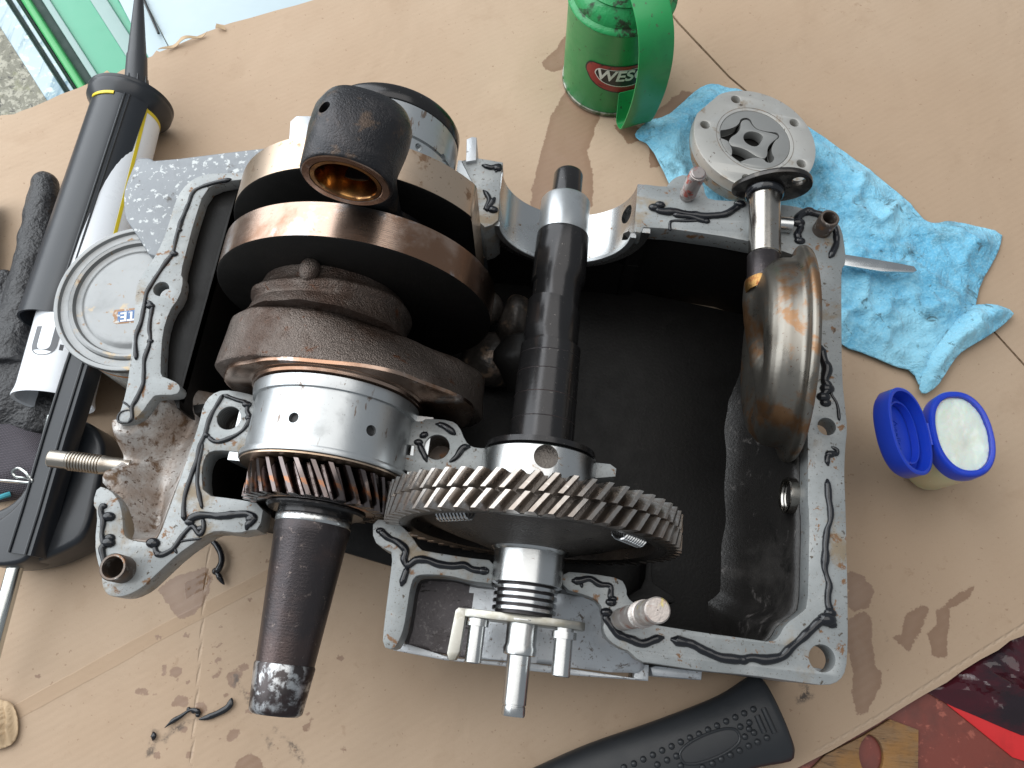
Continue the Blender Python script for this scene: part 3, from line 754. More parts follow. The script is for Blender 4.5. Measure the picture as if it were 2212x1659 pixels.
for sx in (-1, 1):
    link("wall", box(min(xt + sx * (rt + .002), xt + sx * (rt + .013)), max(xt + sx * (rt + .002), xt + sx * (rt + .013)), ya + .003, yb - .003, F - rt - .004, F - .021), M['oily'], case)
link("crankshaft_saddle", half_ring((XC, F), .0660, .084, .392, .436, math.pi * 1.006, 1.994 * math.pi), M['bush'], case)
link("wall", box(XC - .085, XC + .085, .394, .434, .004, F - .078), M['oily'], case)
link("wall", box(-.30, XC - .083, .385, .40, .004, F - .03), M['oily'], case)
link("crankshaft_saddle", half_ring((XC, F), .0660, .080, .132, .185, math.pi * 1.006, 1.994 * math.pi), M['bush'], case)

# inside lumps of the casting
lump_m = M['lump']
for px, py, h, r, s in ((1115, 700, .045, .030, (.6, 1, 1)), (1065, 780, .035, .032, (1, .9, .7)), (1045, 670, .05, .018, (1, 1, 1))):
    me = ball(P(px, py, h), r, s, 24)
    for v in me.vertices: v.co += Vector(noise.noise_vector(v.co * 40)) * .004
    link("casting_boss", me, lump_m, case)
link("casting_rib", lathe(P(1120, 720, .09), (.3, -.9, -.5), [(0, .012), (.012, .026), (.02, .028), (.03, .024), (.05, .02)], 32), M['oily'], case)
# threaded plug hole in the right wall
wx = P(1746, 1026, F).x
tz = min((k * .002 for k in range(5, 66)), key=lambda z: abs(P(1697, 1070, z).x - wx + .008)); tp = P(1697, 1070, tz)
link("threaded_plug_hole", lathe((wx - .001, tp.y, tp.z), (-1, 0, .05), [(0, .0150), (.0070, .0150), (.0078, .0140)] + [(.0070 - i * .0014, .0128 + (.0009 if i % 2 else 0)) for i in range(5)] + [(.0005, .0128), (.0005, .0005)], 36, (True, False)), M['tubemetal'], case, angle=25)
# dark stay in the bottom of the sump
bp = [P2(x, y, .05) for x, y in Z6([(1500, 720), (1535, 730), (1530, 860), (1560, 890), (1660, 950), (1655, 990), (1600, 975), (1520, 960), (1420, 985), (1380, 975), (1400, 940), (1490, 890)])]
link("stay", plate(chaikin(bp, 1), [], .015, .05, .001), M['oily'], case)

# rounded valley outside the sealing strip, stained brown
va = WF(Z5(A_in), F - .012)
vleft = [P2(x, y, F - .018) for x, y in ((258, 914), (256, 930), (256, 952), (261, 988), (251, 1017), (233, 1045))]
vtop = [P2(x, y, F - .035) for x, y in ((500, 838), (440, 830), (400, 842), (385, 852))] + [P2(x, y, F - .012) for x, y in ((340, 855), (329, 860), (304, 896), (283, 912))]
vpoly = vleft + va[1:] + vtop
def valley(X, Y):
    d1 = polydist(va, X, Y); d2 = polydist(vtop[3:], X, Y); d3 = polydist(vleft, X, Y)
    d = np.minimum(d1, d2)
    dip = .050 * (1 - np.exp(-(d / .016) ** 1.3))
    hump = .030 * np.exp(-(d3 / .035) ** 2)
    deep = np.clip((X + .33) / .12, 0, 1) * np.clip((Y - .11) / .06, 0, 1) * .03
    return F - .010 - dip + hump * np.clip(d / .012, 0, 1) - deep + .0012 * fbm(X, Y, 60, 4, 3)
link("cast_web", sheet(chaikin(vpoly, 1), .0032, valley, .030), M['valley'], case, angle=None)
lowside = Z5([(250, 1465), (340, 1460), (440, 1412), (520, 1338), (680, 1188), (780, 1118), (860, 1064), (940, 1030), (1090, 1050), (1225, 1027), (1180, 990), (940, 1000), (700, 1100), (400, 1350)])
link("cast_side", plate(WF(lowside, F - .021), [], F - .045, F - .0225, .002), M['valley'], case)

# pocket at the governor end
zp = F - .055
pk_top = Z6([(215, 842), (260, 826), (400, 831), (540, 866), (655, 880), (1040, 905), (1165, 940), (1245, 975), (1268, 1080), (1260, 1130), (1290, 1190), (1370, 1240), (1400, 1245)])
pocket = [P2(x, y, F - .03) for x, y in pk_top] + [P2(x, y, zp) for x, y in Z6([(1500, 1330), (1430, 1385), (860, 1312), (720, 1305), (430, 1285), (100, 1190), (150, 1110), (170, 1000), (185, 900)])]
pr = [P2(x, y, F - .03) for x, y in pk_top[6:]]
def pocket_z(X, Y):
    d = polydist(pr, X, Y)
    cove = np.clip(1 - d / .035, 0, 1) ** 2
    barrel = np.exp(-((X + .012) / .030) ** 2) * .006
    return zp + cove * .034 + barrel + .0006 * fbm(X, Y, 90, 3, 2)
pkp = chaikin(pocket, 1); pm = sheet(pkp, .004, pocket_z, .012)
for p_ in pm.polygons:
    p_.material_index = 1 if p_.center.x + .25 * (p_.center.y - .04) < -.045 else 0  # left side takes the painted-in darker shade
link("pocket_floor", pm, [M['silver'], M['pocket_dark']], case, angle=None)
wallpath(Z6([(215, 842), (260, 826), (400, 831), (540, 866), (655, 880), (860, 890), (1040, 905), (1165, 940)]), .006, zp - .01, F - .012, M['greycast'], side=1)
wallpath(Z6([(215, 842), (195, 900), (180, 1000), (160, 1120), (135, 1190)]), .010, zp - .01, F - .031, M['greycast'], side=-1)
lip = [P2(x, y, zp + .006) for x, y in Z6([(100, 1186), (430, 1288), (720, 1310), (860, 1316), (1430, 1398), (1440, 1320), (1515, 1326), (1512, 1416), (1100, 1385), (860, 1360), (720, 1335), (380, 1300), (100, 1246)])]
link("pocket_lip", plate(lip, [], zp - .03, zp + .006, .001), M['silver'], case)
ft = [P2(x, y, zp) for x, y in ZB([(465, 1035), (500, 1025), (790, 1060), (785, 1115), (480, 1090)])]
link("foot", plate(ft, [], .003, zp, .002), M['silver'], case)
bw = [P2(x, y, F - .03) for x, y in ZB([(400, 990), (800, 1050), (1100, 1075), (1400, 1118), (1560, 1138), (1600, 1060), (1100, 980), (500, 930)])]
link("wall", plate(bw, [], .003, F - .021, .001), M['silver'], case)

# thread bores
def bore(c, r, z1, depth, m1=None, lab="bolt_hole"):
    prof = []
    k = int(depth / .0016)
    for i in range(k): prof.append((-i * .0016, r + (.0006 if i % 2 else 0)))
    prof.append((-depth, r)); prof.append((-depth, 0.0005))
    me = lathe((c[0], c[1], z1), (0, 0, 1), prof, 28, (False, False))
    bm = bmesh.new(); bm.from_mesh(me); bmesh.ops.reverse_faces(bm, faces=bm.faces); bm.to_mesh(me); bm.free()
    link(lab, me, m1 or M['thread_hole'], case)
bore(hA, PXM(25), F - .001, .030); bore(hB, PXM(26), F - .001, .030, M['dowel'])
bore(hx, PXM(18.3), F - .019, .02, M['bore'])
for sp, sl in ((slot, "keeper_slot"), (slotB, "keeper_slot")):
    link(sl, plate(sp, [], F - .012, F - .010, .0001), M['bore'], case)

# studs
def stud(base, d, L, r, m, smooth_base=.15, smooth_tip=0., pitch=.0018, name="stud", tipr=None):
    prof = [(-.012, r * .92), (0, r * .92), (L * smooth_base, r * .92)]
    t = L * smooth_base + pitch
    while t < L * (1 - smooth_tip) - pitch:
        prof += [(t, r), (t + pitch * .3, r), (t + pitch * .5, r * .86), (t + pitch * .8, r * .86)]; t += pitch
    if smooth_tip: prof += [(t, r * .9), (L - .001, r * .9), (L, r * .8)]
    else: prof += [(L - .0005, r * .85), (L, r * .75)]
    prof += [(L, 0.0004)]
    return link(name, lathe(base, d, prof, 28, (True, False)), m, case, angle=25)
def rise(pb, pt, h0):
    """top of a post that stands on pb and whose tip shows at pt"""
    b = P(*pb, h0); best = min((k * .001 for k in range(5, 120)), key=lambda L: (P(*pt, h0 + L).xy - b.xy).length)
    return b, best
b0, L0 = rise((1484, 424), (1509, 372), F)
t0 = P(1509, 372, F + L0)
stud(b0, t0 - b0, (t0 - b0).length, .0072, M['thread_red'], .06)["label"] = "upright stud with red flecked thread, top of the case"
b1, L1 = rise((1342, 1338), (1421, 1318), F)
t1 = P(1421, 1318, F + L1)
stud(b1, t1 - b1, (t1 - b1).length, .0088, M['stud_old'], .55, .25, .004)["label"] = "crusty stud leaning out of the lower flange"
hb, ht = P(252, 1008, F - .028), P(107, 990, F - .022)
stud(hb, ht - hb, (ht - hb).length, .0082, M['thread'], .16, .26, .0024)["label"] = "bright horizontal stud sticking out at the left"
for (c, lab) in ((hD, "dowel_sleeve"), (h3, "dowel_sleeve")):
    r = PXM(27) if c is hD else PXM(22)
    hh = .016 if c is hD else .020
    link(lab, lathe((c[0], c[1], F), (0, 0, 1), [(-.012, r), (hh - .001, r), (hh, r - .0008), (hh, r - .0022), (hh - .001, r - .0028), (-.012, r - .0030), (-.012, .0005)], 40, (False, False)), M['dowel'], case)
# cross hole boss beside the pick-up tube
bq = P(1694, 487, F + .002)
link("oil_gallery_boss", lathe((bq.x - .03, bq.y, F + .003), (1, 0, 0), [(0, .007), (.036, .007), (.036, .0005)] , 20), M['steel'], case)

# sealant beads
def bead(px, r=.0021, h=F, blobs=(), name="sealant_bead", parent=case, jitter=.28, seg=8, taper=True, zoff=.0):
    r *= .88
    p = catmull([P(x, y, h) for x, y in px], 7); rs = []
    n = len(p); s0 = random.random() * 50; acc = 0.; ss = [0.]
    for i in range(1, n): acc += (p[i] - p[i - 1]).length; ss.append(acc)
    for i in range(n):
        q = r * (1 + jitter * (noise.noise((ss[i] * 75 + s0, 0, 0)) * 1.5 + noise.noise((ss[i] * 210 + s0, 9, 0)) * .4))
        if taper: q *= min(1, .3 + ss[i] / (r * 2), .3 + (acc - ss[i]) / (r * 2))
        rs.append(max(q, .0004))
        p[i] = p[i] + Vector((noise.noise((ss[i] * 90, s0, 0)) * r * .22, noise.noise((ss[i] * 90, 0, s0)) * r * .22, r * .18 + zoff))
    mes = [tube(p, rs, seg, .85)]
    for bx, by, br in blobs: mes.append(ball(P(bx, by, h + br * .1), br * .8, (1.25, .9, .75), 12))
    return link(name, join(*mes), M['rtv'], parent, angle=None)
def zb(f, pts, r=.0023, blobs=(), **k): bead(f(pts), r, blobs=[(*f([(bx, by)])[0], br) for bx, by, br in blobs], **k)
zb(ZL, [(590, 300), (480, 325), (385, 365), (350, 440), (310, 540), (280, 640), (265, 710), (220, 770), (160, 860), (120, 930), (105, 1020), (85, 1100), (60, 1180), (62, 1300)], .0022, [(270, 712, .0040), (300, 580, .0030)])
zb(ZL, [(120, 970), (150, 1000), (145, 1040), (135, 1130), (140, 1190), (110, 1290), (105, 1380), (100, 1440), (60, 1520), (40, 1560), (40, 1620), (20, 1645)], .0021, [(140, 1000, .0042), (140, 1195, .003)])
zb(Z3, [(740, 1065), (775, 1092), (790, 1120), (770, 1118), (730, 1130), (712, 1160), (720, 1188), (770, 1192), (800, 1172), (800, 1130)], .0010)
zb(Z5, [(985, 130), (940, 200), (890, 300), (865, 385), (830, 470), (810, 560), (775, 660), (740, 760), (722, 860), (725, 970)], .0022)
zb(Z5, [(985, 130), (1060, 160), (1140, 188), (1142, 240), (1160, 285), (1130, 350), (1080, 392), (1000, 432), (930, 442), (880, 405)], .0021, [(1140, 195, .0042), (1155, 285, .0036), (870, 400, .0032)])
zb(Z5, [(850, 450), (832, 540), (815, 640), (815, 740), (845, 890)], .0018)
zb(Z5, [(740, 990), (780, 950), (850, 930), (960, 937), (1080, 925), (1140, 920), (1180, 940), (1185, 965), (1150, 1000), (1138, 1030)], .0034, [(760, 975, .0042), (1170, 955, .0048)])
zb(Z5, [(850, 950), (852, 1010), (830, 1060), (780, 1005), (720, 1060), (670, 1130), (640, 1165), (580, 1195), (545, 1180), (530, 1140), (510, 1120), (520, 1090)], .0024, [(518, 1115, .0058), (555, 1190, .0036), (835, 1020, .0036)])
zb(Z5, [(840, 1085), (760, 1095), (690, 1110), (665, 1150), (680, 1185)], .0012)
zb(Z5, [(185, 850), (175, 900), (190, 960), (180, 1050), (195, 1130), (180, 1160), (195, 1240), (205, 1310)], .0027, [(225, 940, .0054), (222, 1112, .0056), (232, 1080, .0044), (188, 870, .0034)])
zb(Z6, [(20, 575), (70, 620), (130, 650), (170, 690), (160, 740), (182, 775), (230, 745), (290, 745), (350, 770), (420, 780), (490, 775), (540, 800), (612, 806)], .0033, [(600, 806, .0046), (30, 585, .0038), (270, 745, .0040)])
zb(Z6, [(190, 780), (168, 820), (146, 895)], .0030)
zb(Z6, [(1085, 860), (1130, 860), (1190, 850), (1240, 880), (1300, 890), (1305, 930), (1300, 975)], .0028, [(1305, 980, .0044), (1318, 960, .003)])
zb(Z6, [(1140, 870), (1145, 900)], .0016)
zb(Z6, [(1278, 1030), (1280, 1070), (1310, 1110), (1350, 1160), (1420, 1190), (1480, 1205), (1540, 1190), (1600, 1176)], .0034, [(1280, 1035, .0048)])
zb(ZB, [(590, 860), (650, 872), (730, 895), (810, 938), (900, 972), (1000, 985), (1100, 982), (1200, 988), (1280, 968), (1330, 920), (1400, 860), (1470, 790), (1530, 742), (1575, 725)], .0038, [(1560, 740, .0072), (1590, 770, .004), (1040, 990, .0048)])
zb(ZB, [(1590, 705), (1565, 640), (1562, 580), (1570, 520), (1545, 430), (1550, 330), (1555, 210), (1580, 130), (1580, 50), (1565, -30), (1560, -130)], .0030, [(1580, 700, .0048)])
zb(ZB, [(1570, 770), (1605, 778), (1618, 790)], .0012)
zb(ZS4, [(1015, 1600), (1010, 1540), (1040, 1515), (1070, 1520), (1075, 1495), (1035, 1470)], .0024, [(1030, 1520, .0042)])
zb(ZS4, [(965, 800), (985, 900), (1008, 960), (990, 1030), (1015, 1080), (985, 1130), (1000, 1190)], .0042, [(1010, 1085, .0062), (985, 1140, .0058), (1000, 1180, .0048)])
zb(ZS4, [(1030, 1090), (1040, 1130), (1075, 1190), (1090, 1300)], .0014)
zb(ZR, [(195, 870), (230, 905), (330, 910), (450, 930), (560, 937), (650, 930), (720, 890), (770, 852)], .0038, [(195, 880, .0056), (232, 862, .005), (762, 856, .0056)])
zb(ZR, [(310, 925), (430, 942), (500, 962), (550, 978)], .0030, [(540, 970, .0036)])
zb(ZR, [(300, 1035), (298, 985), (320, 968), (400, 968), (540, 962)], .0016)
zb(ZR, [(1340, 940), (1250, 920), (1200, 905), (1140, 960), (1165, 1010), (1140, 1060), (1165, 1108)], .0040, [(1195, 912, .005), (1150, 980, .0062), (1160, 1100, .005), (1330, 935, .0045)])
zb(ZR, [(1345, 945), (1392, 1020), (1402, 1100), (1390, 1150), (1355, 1215)], .0032)
zb(Z4, [(1560, 990), (1620, 1002), (1697, 1062)], .0030)
zb(Z4, [(1458, 1075), (1515, 1050)], .0050)
zb(Z4, [(1448, 1105), (1482, 1180), (1505, 1245)], .0028, [(1450, 1110, .004)])
zb(Z4, [(1795, 1140), (1745, 1150), (1700, 1212), (1655, 1242)], .0030)
zb(Z2, [(1870, 765), (1930, 782), (1990, 772), (1960, 812)], .0028, [(1975, 785, .0048)])
zb(Z2, [(1880, 930), (1920, 990), (1900, 1060), (1960, 980)], .0028, [(1945, 1060, .005)])

# ================================================================== SHAFTS
def on_cyl(px, py, ax, r, zc=F):
    """point on the upper side of a cylinder lying along Y that shows at a photo position"""
    h = zc + r
    for _ in range(12):
        p = P(px, py, h); dx = min(abs(p.x - ax), r * .98); h = zc + math.sqrt(r * r - dx * dx)
    return P(px, py, h)

def ylathe(ax, prof, seg=72, zc=F, caps=(True, True)):
    return lathe((ax, 0, zc), (0, 1, 0), prof, seg, caps)

def ring_y(ax, ri, prof, seg=96, zc=F):
    """hollow ring about a shaft: outer profile [(y, r)], inner radius ri"""
    pts = list(prof) + [(prof[-1][0], ri), (prof[0][0], ri), prof[0]]
    return lathe((ax, 0, zc), (0, 1, 0), pts, seg, (False, False))

def tooth_mesh(rr, rt, y0, y1, wr, wt, twist, nseg=3):
    """one helical tooth standing on a gear rim about the Y axis, gear centre at the origin"""
    rings = []
    for i in range(nseg + 1):
        y = y0 + (y1 - y0) * i / nseg; tw = twist * (i / nseg - .5)
        sec = [(rr - .002, -wr), (rr + (rt - rr) * .55, -(wr * .55 + wt * .45)), (rt - .0006, -wt), (rt, -wt * .8), (rt, wt * .8), (rt - .0006, wt), (rr + (rt - rr) * .55, wr * .55 + wt * .45), (rr - .002, wr)]
        rings.append([(r * math.sin(a / r * rt + tw), y, r * math.cos(a / r * rt + tw)) for r, a in [(q, b / rt) for q, b in sec]])
    return loft(rings)

def put_teeth(gear, me, m, n, phase):
    me.materials.append(m); me.shade_smooth(); me.set_sharp_from_angle(angle=math.radians(35))
    for k in range(n):
        t = bpy.data.objects.new("tooth", me); COL.objects.link(t); t.parent = gear
        t.rotation_euler = (0, phase + 2 * math.pi * k / n, 0)

# ---- crankshaft
crank = thing("crankshaft", (XC, .2, 0), "brown and black crankshaft with big discs and black tapered end, left in the case", "crankshaft")
link("shaft_end", ylathe(XC, [(-.049, .0005), (-.049, .0168), (-.0475, .0186), (-.046, .0192), (-.016, .0221), (-.0145, .0215)], caps=(False, True)), M['worn'], crank)["label"] = "worn bright end of the tapered shaft"
link("taper", ylathe(XC, [(-.0145, .0212), (.0780, .0282), (.0795, .0288), (.0865, .0288)]), M['shaft'], crank)
link("seal_ring", ylathe(XC, [(.0865, .0290), (.0872, .0294), (.0925, .0294), (.0930, .0290)]), M['steel'], crank)
link("collar", ylathe(XC, [(.0930, .0288), (.0965, .0288), (.0968, .0370), (.0985, .0385), (.1000, .0385), (.1005, .030)]), M['oiledshaft'], crank)
link("main_shaft", ylathe(XC, [(.100, .034), (.46, .034)]), M['discdark'], crank)
gy0, gy1, NC = .1005, .1265, 28
cg = link("gear", ylathe(XC, [(gy0, .036), (gy0, .046), (gy0 + .001, .0475), (gy1 - .001, .0475), (gy1, .046), (gy1, .036)]), M['tooth_dark'], crank, origin=(XC, 0, F))
put_teeth(cg, tooth_mesh(.0475, .0570, gy0, gy1, .0046, .0022, -.26), M['tooth_dark'], NC, .02)

def webring(y, table, cx, cz, k=1.0, n=72, rot=0.):
    a = sorted(table); out = []
    for j in range(n):
        t = 360. * j / n
        for i in range(len(a)):
            lo, hi = a[i], a[(i + 1) % len(a)] + (360 if i == len(a) - 1 else 0)
            tt = t if t >= lo else t + 360
            if lo <= tt <= hi:
                f = (tt - lo) / (hi - lo); f = f * f * (3 - 2 * f)
                r = table[lo] * (1 - f) + table[hi % 360] * f; break
        t_ = math.radians(t)
        out.append((cx + r * k * math.cos(t_), y, cz + r * k * math.sin(t_)))
    return out
WT = {0: .118, 40: .091, 90: .0745, 130: .083, 155: .094, 180: .098, 225: .105, 270: .112, 315: .116}
WT2 = {0: .118, 40: .086, 90: .0690, 130: .074, 155: .088, 180: .095, 225: .105, 270: .112, 315: .116}
WT3 = {0: .112, 40: .080, 90: .0640, 130: .066, 155: .078, 180: .088, 225: .10, 270: .11, 315: .112}
WTM = {0: .112, 40: .090, 90: .0740, 130: .080, 155: .090, 180: .095, 225: .10, 270: .108, 315: .112}
me = loft([webring(.1938, WTM, XC, F, .985), webring(.1944, WTM, XC, F), webring(.1972, WTM, XC, F)])
link("machined_web_face", me, M['ground'], crank)
bot = [(.112, -.05), (.085, -.085), (.04, -.106), (0, -.110), (-.04, -.106), (-.08, -.085), (-.10, -.05)]
wf = [(.1185, -.03), (.110, .004), (.088, .038), (.052, .0655), (0, .0755), (-.05, .0695), (-.085, .050), (-.097, .025), (-.0985, -.02)][::-1]
wb_ = [(.116, -.03), (.092, .000), (.058, .030), (.022, .056), (-.012, .073), (-.045, .071), (-.076, .058), (-.092, .030), (-.093, -.02)][::-1]
def wsec(y, t, k=1., sh=0.):
    pts = [(a[0] * (1 - t) + b_[0] * t, a[1] * (1 - t) + b_[1] * t) for a, b_ in zip(wf, wb_)] + bot
    pts = chaikin(pts, 2)
    return [(XC + x * k + sh, y, F + z * k) for x, z in pts]
rings = [wsec(.1972, 0, .99), wsec(.1985, 0), wsec(.208, .22), wsec(.218, .48), wsec(.228, .74), wsec(.2365, .97), wsec(.2395, 1, .97), wsec(.2415, 1, .90), wsec(.2420, 1, .80, -.004)]
me = loft(rings)
me2 = bpy.data.meshes.new("m")
bm = bmesh.new(); bm.from_mesh(me); bmesh.ops.subdivide_edges(bm, edges=[e for e in bm.edges if abs(e.verts[0].co.y - e.verts[1].co.y) > .002], cuts=3, use_grid_fill=True)
for v in bm.verts: v.co += Vector(noise.noise_vector(v.co * 45)) * .0016
bm.to_mesh(me2); bm.free()
link("cast_web", me2, M['castbrown'], crank, angle=60)
nk = [(.2400, .0690), (.2440, .0665), (.2500, .0650), (.2545, .0635), (.2575, .0640), (.2600, .0668), (.2630, .0672), (.2655, .0645), (.2700, .0615), (.2760, .0600)]
rings = []
for y, r in nk:
    cx = XC - .016; ring = []
    for j in range(72):
        a = 2 * math.pi * j / 72
        q = Vector((cx + r * math.cos(a), y + .004 * math.sin(a * 2 + 1) * (1 if .25 < y < .275 else 0), F + .013 + r * math.sin(a)))
        ring.append(q + Vector(noise.noise_vector(q * 50)) * .0012)
    rings.append(ring)
link("cast_neck", loft(rings), M['castbrown'], crank, angle=60)
kb = on_cyl(668, 582, XC - .016, .066, F + .013)
me = ball(kb - Vector((0, 0, .002)), .0085, (.95, 1.25, 1), 20)
for v in me.vertices: v.co += Vector(noise.noise_vector(v.co * 90)) * .001
link("casting_knob", me, M['castbrown'], crank)
RD = .116
def disc(y0, y1, R, chord=None, left=None):
    def sec(y, k):
        pts = []
        for j in range(160):
            a = 2 * math.pi * j / 160; x, z = R * k * math.cos(a), R * k * math.sin(a)
            if chord is not None and x > chord: x = chord
            pts.append((XC + x, y, F + z))
        return pts
    b = .0012
    return loft([sec(y0, .985), sec(y0 + b, 1), sec(y1 - b, 1), sec(y1, .985)])
def two_tone(me, idx_fn):
    for p in me.polygons: p.material_index = idx_fn(p)
d2 = disc(.275, .306, RD); two_tone(d2, lambda p: 1 if abs(p.normal.y) > .75 else 0)
link("web_disc", d2, [M['ground'], M['discdark']], crank)["label"] = "oily copper brown disc nearer the gear"
d1 = disc(.334, .366, RD, .096); two_tone(d1, lambda p: 1 if abs(p.normal.y) > .75 else 0)
link("web_disc", d1, [M['ground_tan'], M['discdark']], crank)["label"] = "dull tan disc nearer the flywheel end"
link("crankpin", lathe((XC + .012, 0, F + .030), (0, 1, 0), [(.306, .030), (.334, .030)], 48), M['oiledshaft'], crank)

# ---- main bearings
mb = thing("main_bearing", (XC, .16, 0), "bright silver bearing bush with two oil holes, behind the small gear", "bearing", "bearing bushes of the shafts")
ring_me = ring_y(XC, .0555, [(.1295, .0640), (.1300, .0662), (.1325, .0668), (.1345, .0662), (.1350, .0634), (.1790, .0634), (.1795, .0660), (.1855, .0672), (.1885, .0672), (.1895, .0655)])
cuts = []
for px, py, r in ((634, 902, .0040), (802, 930, .0042)):
    p = on_cyl(px, py, XC, .0634); dn = Vector((p.x - XC, 0, p.z - F)).normalized()
    cuts.append(lathe(p - dn * .004, dn, [(0, r), (.008, r)], 24))
    mb["holes"] = 2
ring_me = cut(ring_me, cuts); del mb["holes"]
link("bush", ring_me, M['bush'], mb)
for px, py, r in ((634, 902, .0040), (802, 930, .0042)):
    p = on_cyl(px, py, XC, .0634); dn = Vector((p.x - XC, 0, p.z - F)).normalized()
    link("oil_hole", lathe(p - dn * .0039, dn, [(0, r * .99), (.0008, r * .99)], 20), M['bore'], mb)
link("thrust_ring", ring_y(XC, .050, [(.1275, .0600), (.1280, .0648), (.1292, .0650), (.1294, .0640)]), M['ground_tan'], mb)
link("thrust_ring", ring_y(XC, .050, [(.1897, .0650), (.1902, .0690), (.1925, .0696), (.1935, .0720), (.1950, .0720), (.1953, .070)]), M['ground'], mb)
rb = thing("main_bearing", (XC, .42, 0), "grey bearing bush behind the connecting rod at the far end of the case", "bearing", "bearing bushes of the shafts")
rbm = ring_y(XC, .045, [(.386, .0620), (.3865, .0640), (.414, .0640), (.4145, .0615), (.4165, .0615), (.417, .0640), (.4465, .0640), (.447, .062)])
cuts = []
for px, py in ((905, 318), (958, 341)):
    p = on_cyl(px, py, XC, .0640); dn = Vector((p.x - XC, 0, p.z - F)).normalized(); cuts.append(lathe(p - dn * .004, dn, [(0, .0036), (.008, .0036)], 20))
link("bush", cut(rbm, cuts), M['bush'], rb)
link("oil_seal_ring", ylathe(XC, [(.4475, .050), (.4480, .0632), (.4490, .0640), (.4600, .0640), (.4630, .0625), (.4640, .058), (.4640, .001)], caps=(True, False)), M['oiledshaft'], rb)

# ---- connecting rod
rod = thing("connecting_rod", (-.15, .32, .15), "black cast connecting rod standing up between the two discs, with bronze bush", "connecting rod")
SE = Vector((-.1505, .292, .3035)); sd = Vector((.05, 1, .06)).normalized()
prof = [(.0, .0245), (.0, .0300), (.0015, .0312), (.030, .0316), (.045, .0312), (.054, .0285), (.0575, .022), (.0585, .012), (.0585, .0005)]
me = lathe(SE, sd, prof, 64, (False, False))
bm = bmesh.new(); bm.from_mesh(me); bmesh.ops.subdivide_edges(bm, edges=bm.edges[:], cuts=1, use_grid_fill=True)
for v in bm.verts:
    q = v.co - SE
    lump = math.exp(-((q.x + .012) ** 2 + (q.y - .030) ** 2) / .00025) * (.0055 if q.z > 0 else 0)
    right = math.exp(-((q.x - .028) ** 2 + (q.y - .040) ** 2) / .0004) * .005
    v.co += Vector((right, 0, lump)) + Vector(noise.noise_vector(v.co * 60)) * .0007
me2 = bpy.data.meshes.new("m"); bm.to_mesh(me2); bm.free()
inner = lathe(SE, sd, [(0, .0245), (.052, .0245)], 64, (False, False))
oh = P(705, 237, SE.z + .031)
hole = lathe((oh.x, oh.y, SE.z + .045), (0, -.15, -1), [(0, .0040), (.022, .0040)], 20)
link("small_end", join(cut(me2, [hole]), inner), M['castblack'], rod, angle=60)
link("oil_hole", lathe((oh.x, oh.y + .001, SE.z + .0262), (0, 0, 1), [(0, .0039), (.0006, .0039)], 20), M['bore'], rod)
link("bush", lathe(SE, sd, [(-.0004, .0240), (-.0004, .0212), (.001, .0204), (.055, .0204), (.055, .0245)], 64, (False, False)), M['bronze'], rod)
link("machined_face", lathe(SE - sd * .0004, sd, [(0, .0246), (-.0002, .0248), (-.0002, .0292), (.0004, .0298)], 64, (False, False)), M['ground'], rod)
link("bush_back", lathe(SE + sd * .0552, sd, [(0, .0245), (.001, .0245)], 40), M['bronze'], rod)
rings = []
for t in np.linspace(0, 1, 9):
    c = Vector((-.1440, .318, .286)).lerp(Vector((XC + .012, .320, F + .035)), t); wx = .020 + .012 * t ** 2; wy = .0115
    rings.append([(c.x + wx * math.copysign(abs(math.cos(a)) ** .6, math.cos(a)), c.y + wy * math.copysign(abs(math.sin(a)) ** .6, math.sin(a)), c.z) for a in [2 * math.pi * j / 28 for j in range(28)]])
link("shank", loft(rings), M['castblack'], rod)
link("big_end", lathe((XC + .012, .3075, F + .030), (0, 1, 0), [(0, .0305), (0, .047), (.0255, .047), (.0255, .0305), (0, .0305)], 56, (False, False)), M['castblack'], rod)

# ---- camshaft
cs = thing("camshaft", (XM, .2, 0), "oily black camshaft with large split gear, right of the crankshaft", "camshaft")
link("tip", ylathe(XM, [(.401, .0136), (.428, .0134), (.431, .0122), (.4325, .0104), (.4325, .0005)], caps=(True, False)), M['oiledshaft'], cs)
link("rear_journal", ylathe(XM, [(.3635, .0205), (.3645, .0222), (.3985, .0222), (.4008, .0208), (.4010, .012)]), M['bush'], cs)
rings = []
for y, r, lob, ang in ((.168, .0262, 0, 0), (.2550, .0252, 0, 0), (.2556, .0225, 0, 0), (.2590, .0222, 0, 0), (.2605, .0225, .0028, 2.2), (.2900, .0225, .0028, 2.2), (.2915, .0208, 0, 0), (.3150, .0208, 0, 0), (.3170, .0228, .0028, 1.0), (.3560, .0228, .0028, 1.0), (.3575, .0228, 0, 0), (.3635, .0225, 0, 0)):
    rings.append([(XM + (r + lob * max(0, math.cos(a - ang)) ** 2) * math.cos(a), y + (.006 * math.cos(a - ang) if lob else 0), F + (r + lob * max(0, math.cos(a - ang)) ** 2) * math.sin(a)) for a in [2 * math.pi * j / 72 for j in range(72)]])
link("cam_shaft", loft(rings), M['oiledshaft'], cs)
for y in (.188, .2085, .2285, .245):
    rl = .0262 - (y - .168) * .0115
    link("machining_line", ring_y(XM, rl - .001, [(y, rl), (y + .0004, rl + .0002), (y + .0008, rl)], 72), M['shaft'], cs)
link("collar", ylathe(XM, [(.160, .040), (.1615, .0445), (.1660, .0440), (.1680, .034), (.1680, .0214)]), M['oiledshaft'], cs)
R1, R0, NG = .1135, .1035, 56
body = [(.0955, .0935), (.0945, .0960), (.0945, .1020), (.0950, .1034), (.1212, .1034), (.1216, .102), (.1216, .0005)]
front = [(.0865, .0005), (.0865, .0335), (.0876, .0375), (.0910, .0480), (.0945, .0620), (.0990, .0760), (.1035, .0870), (.1035, .0925)]
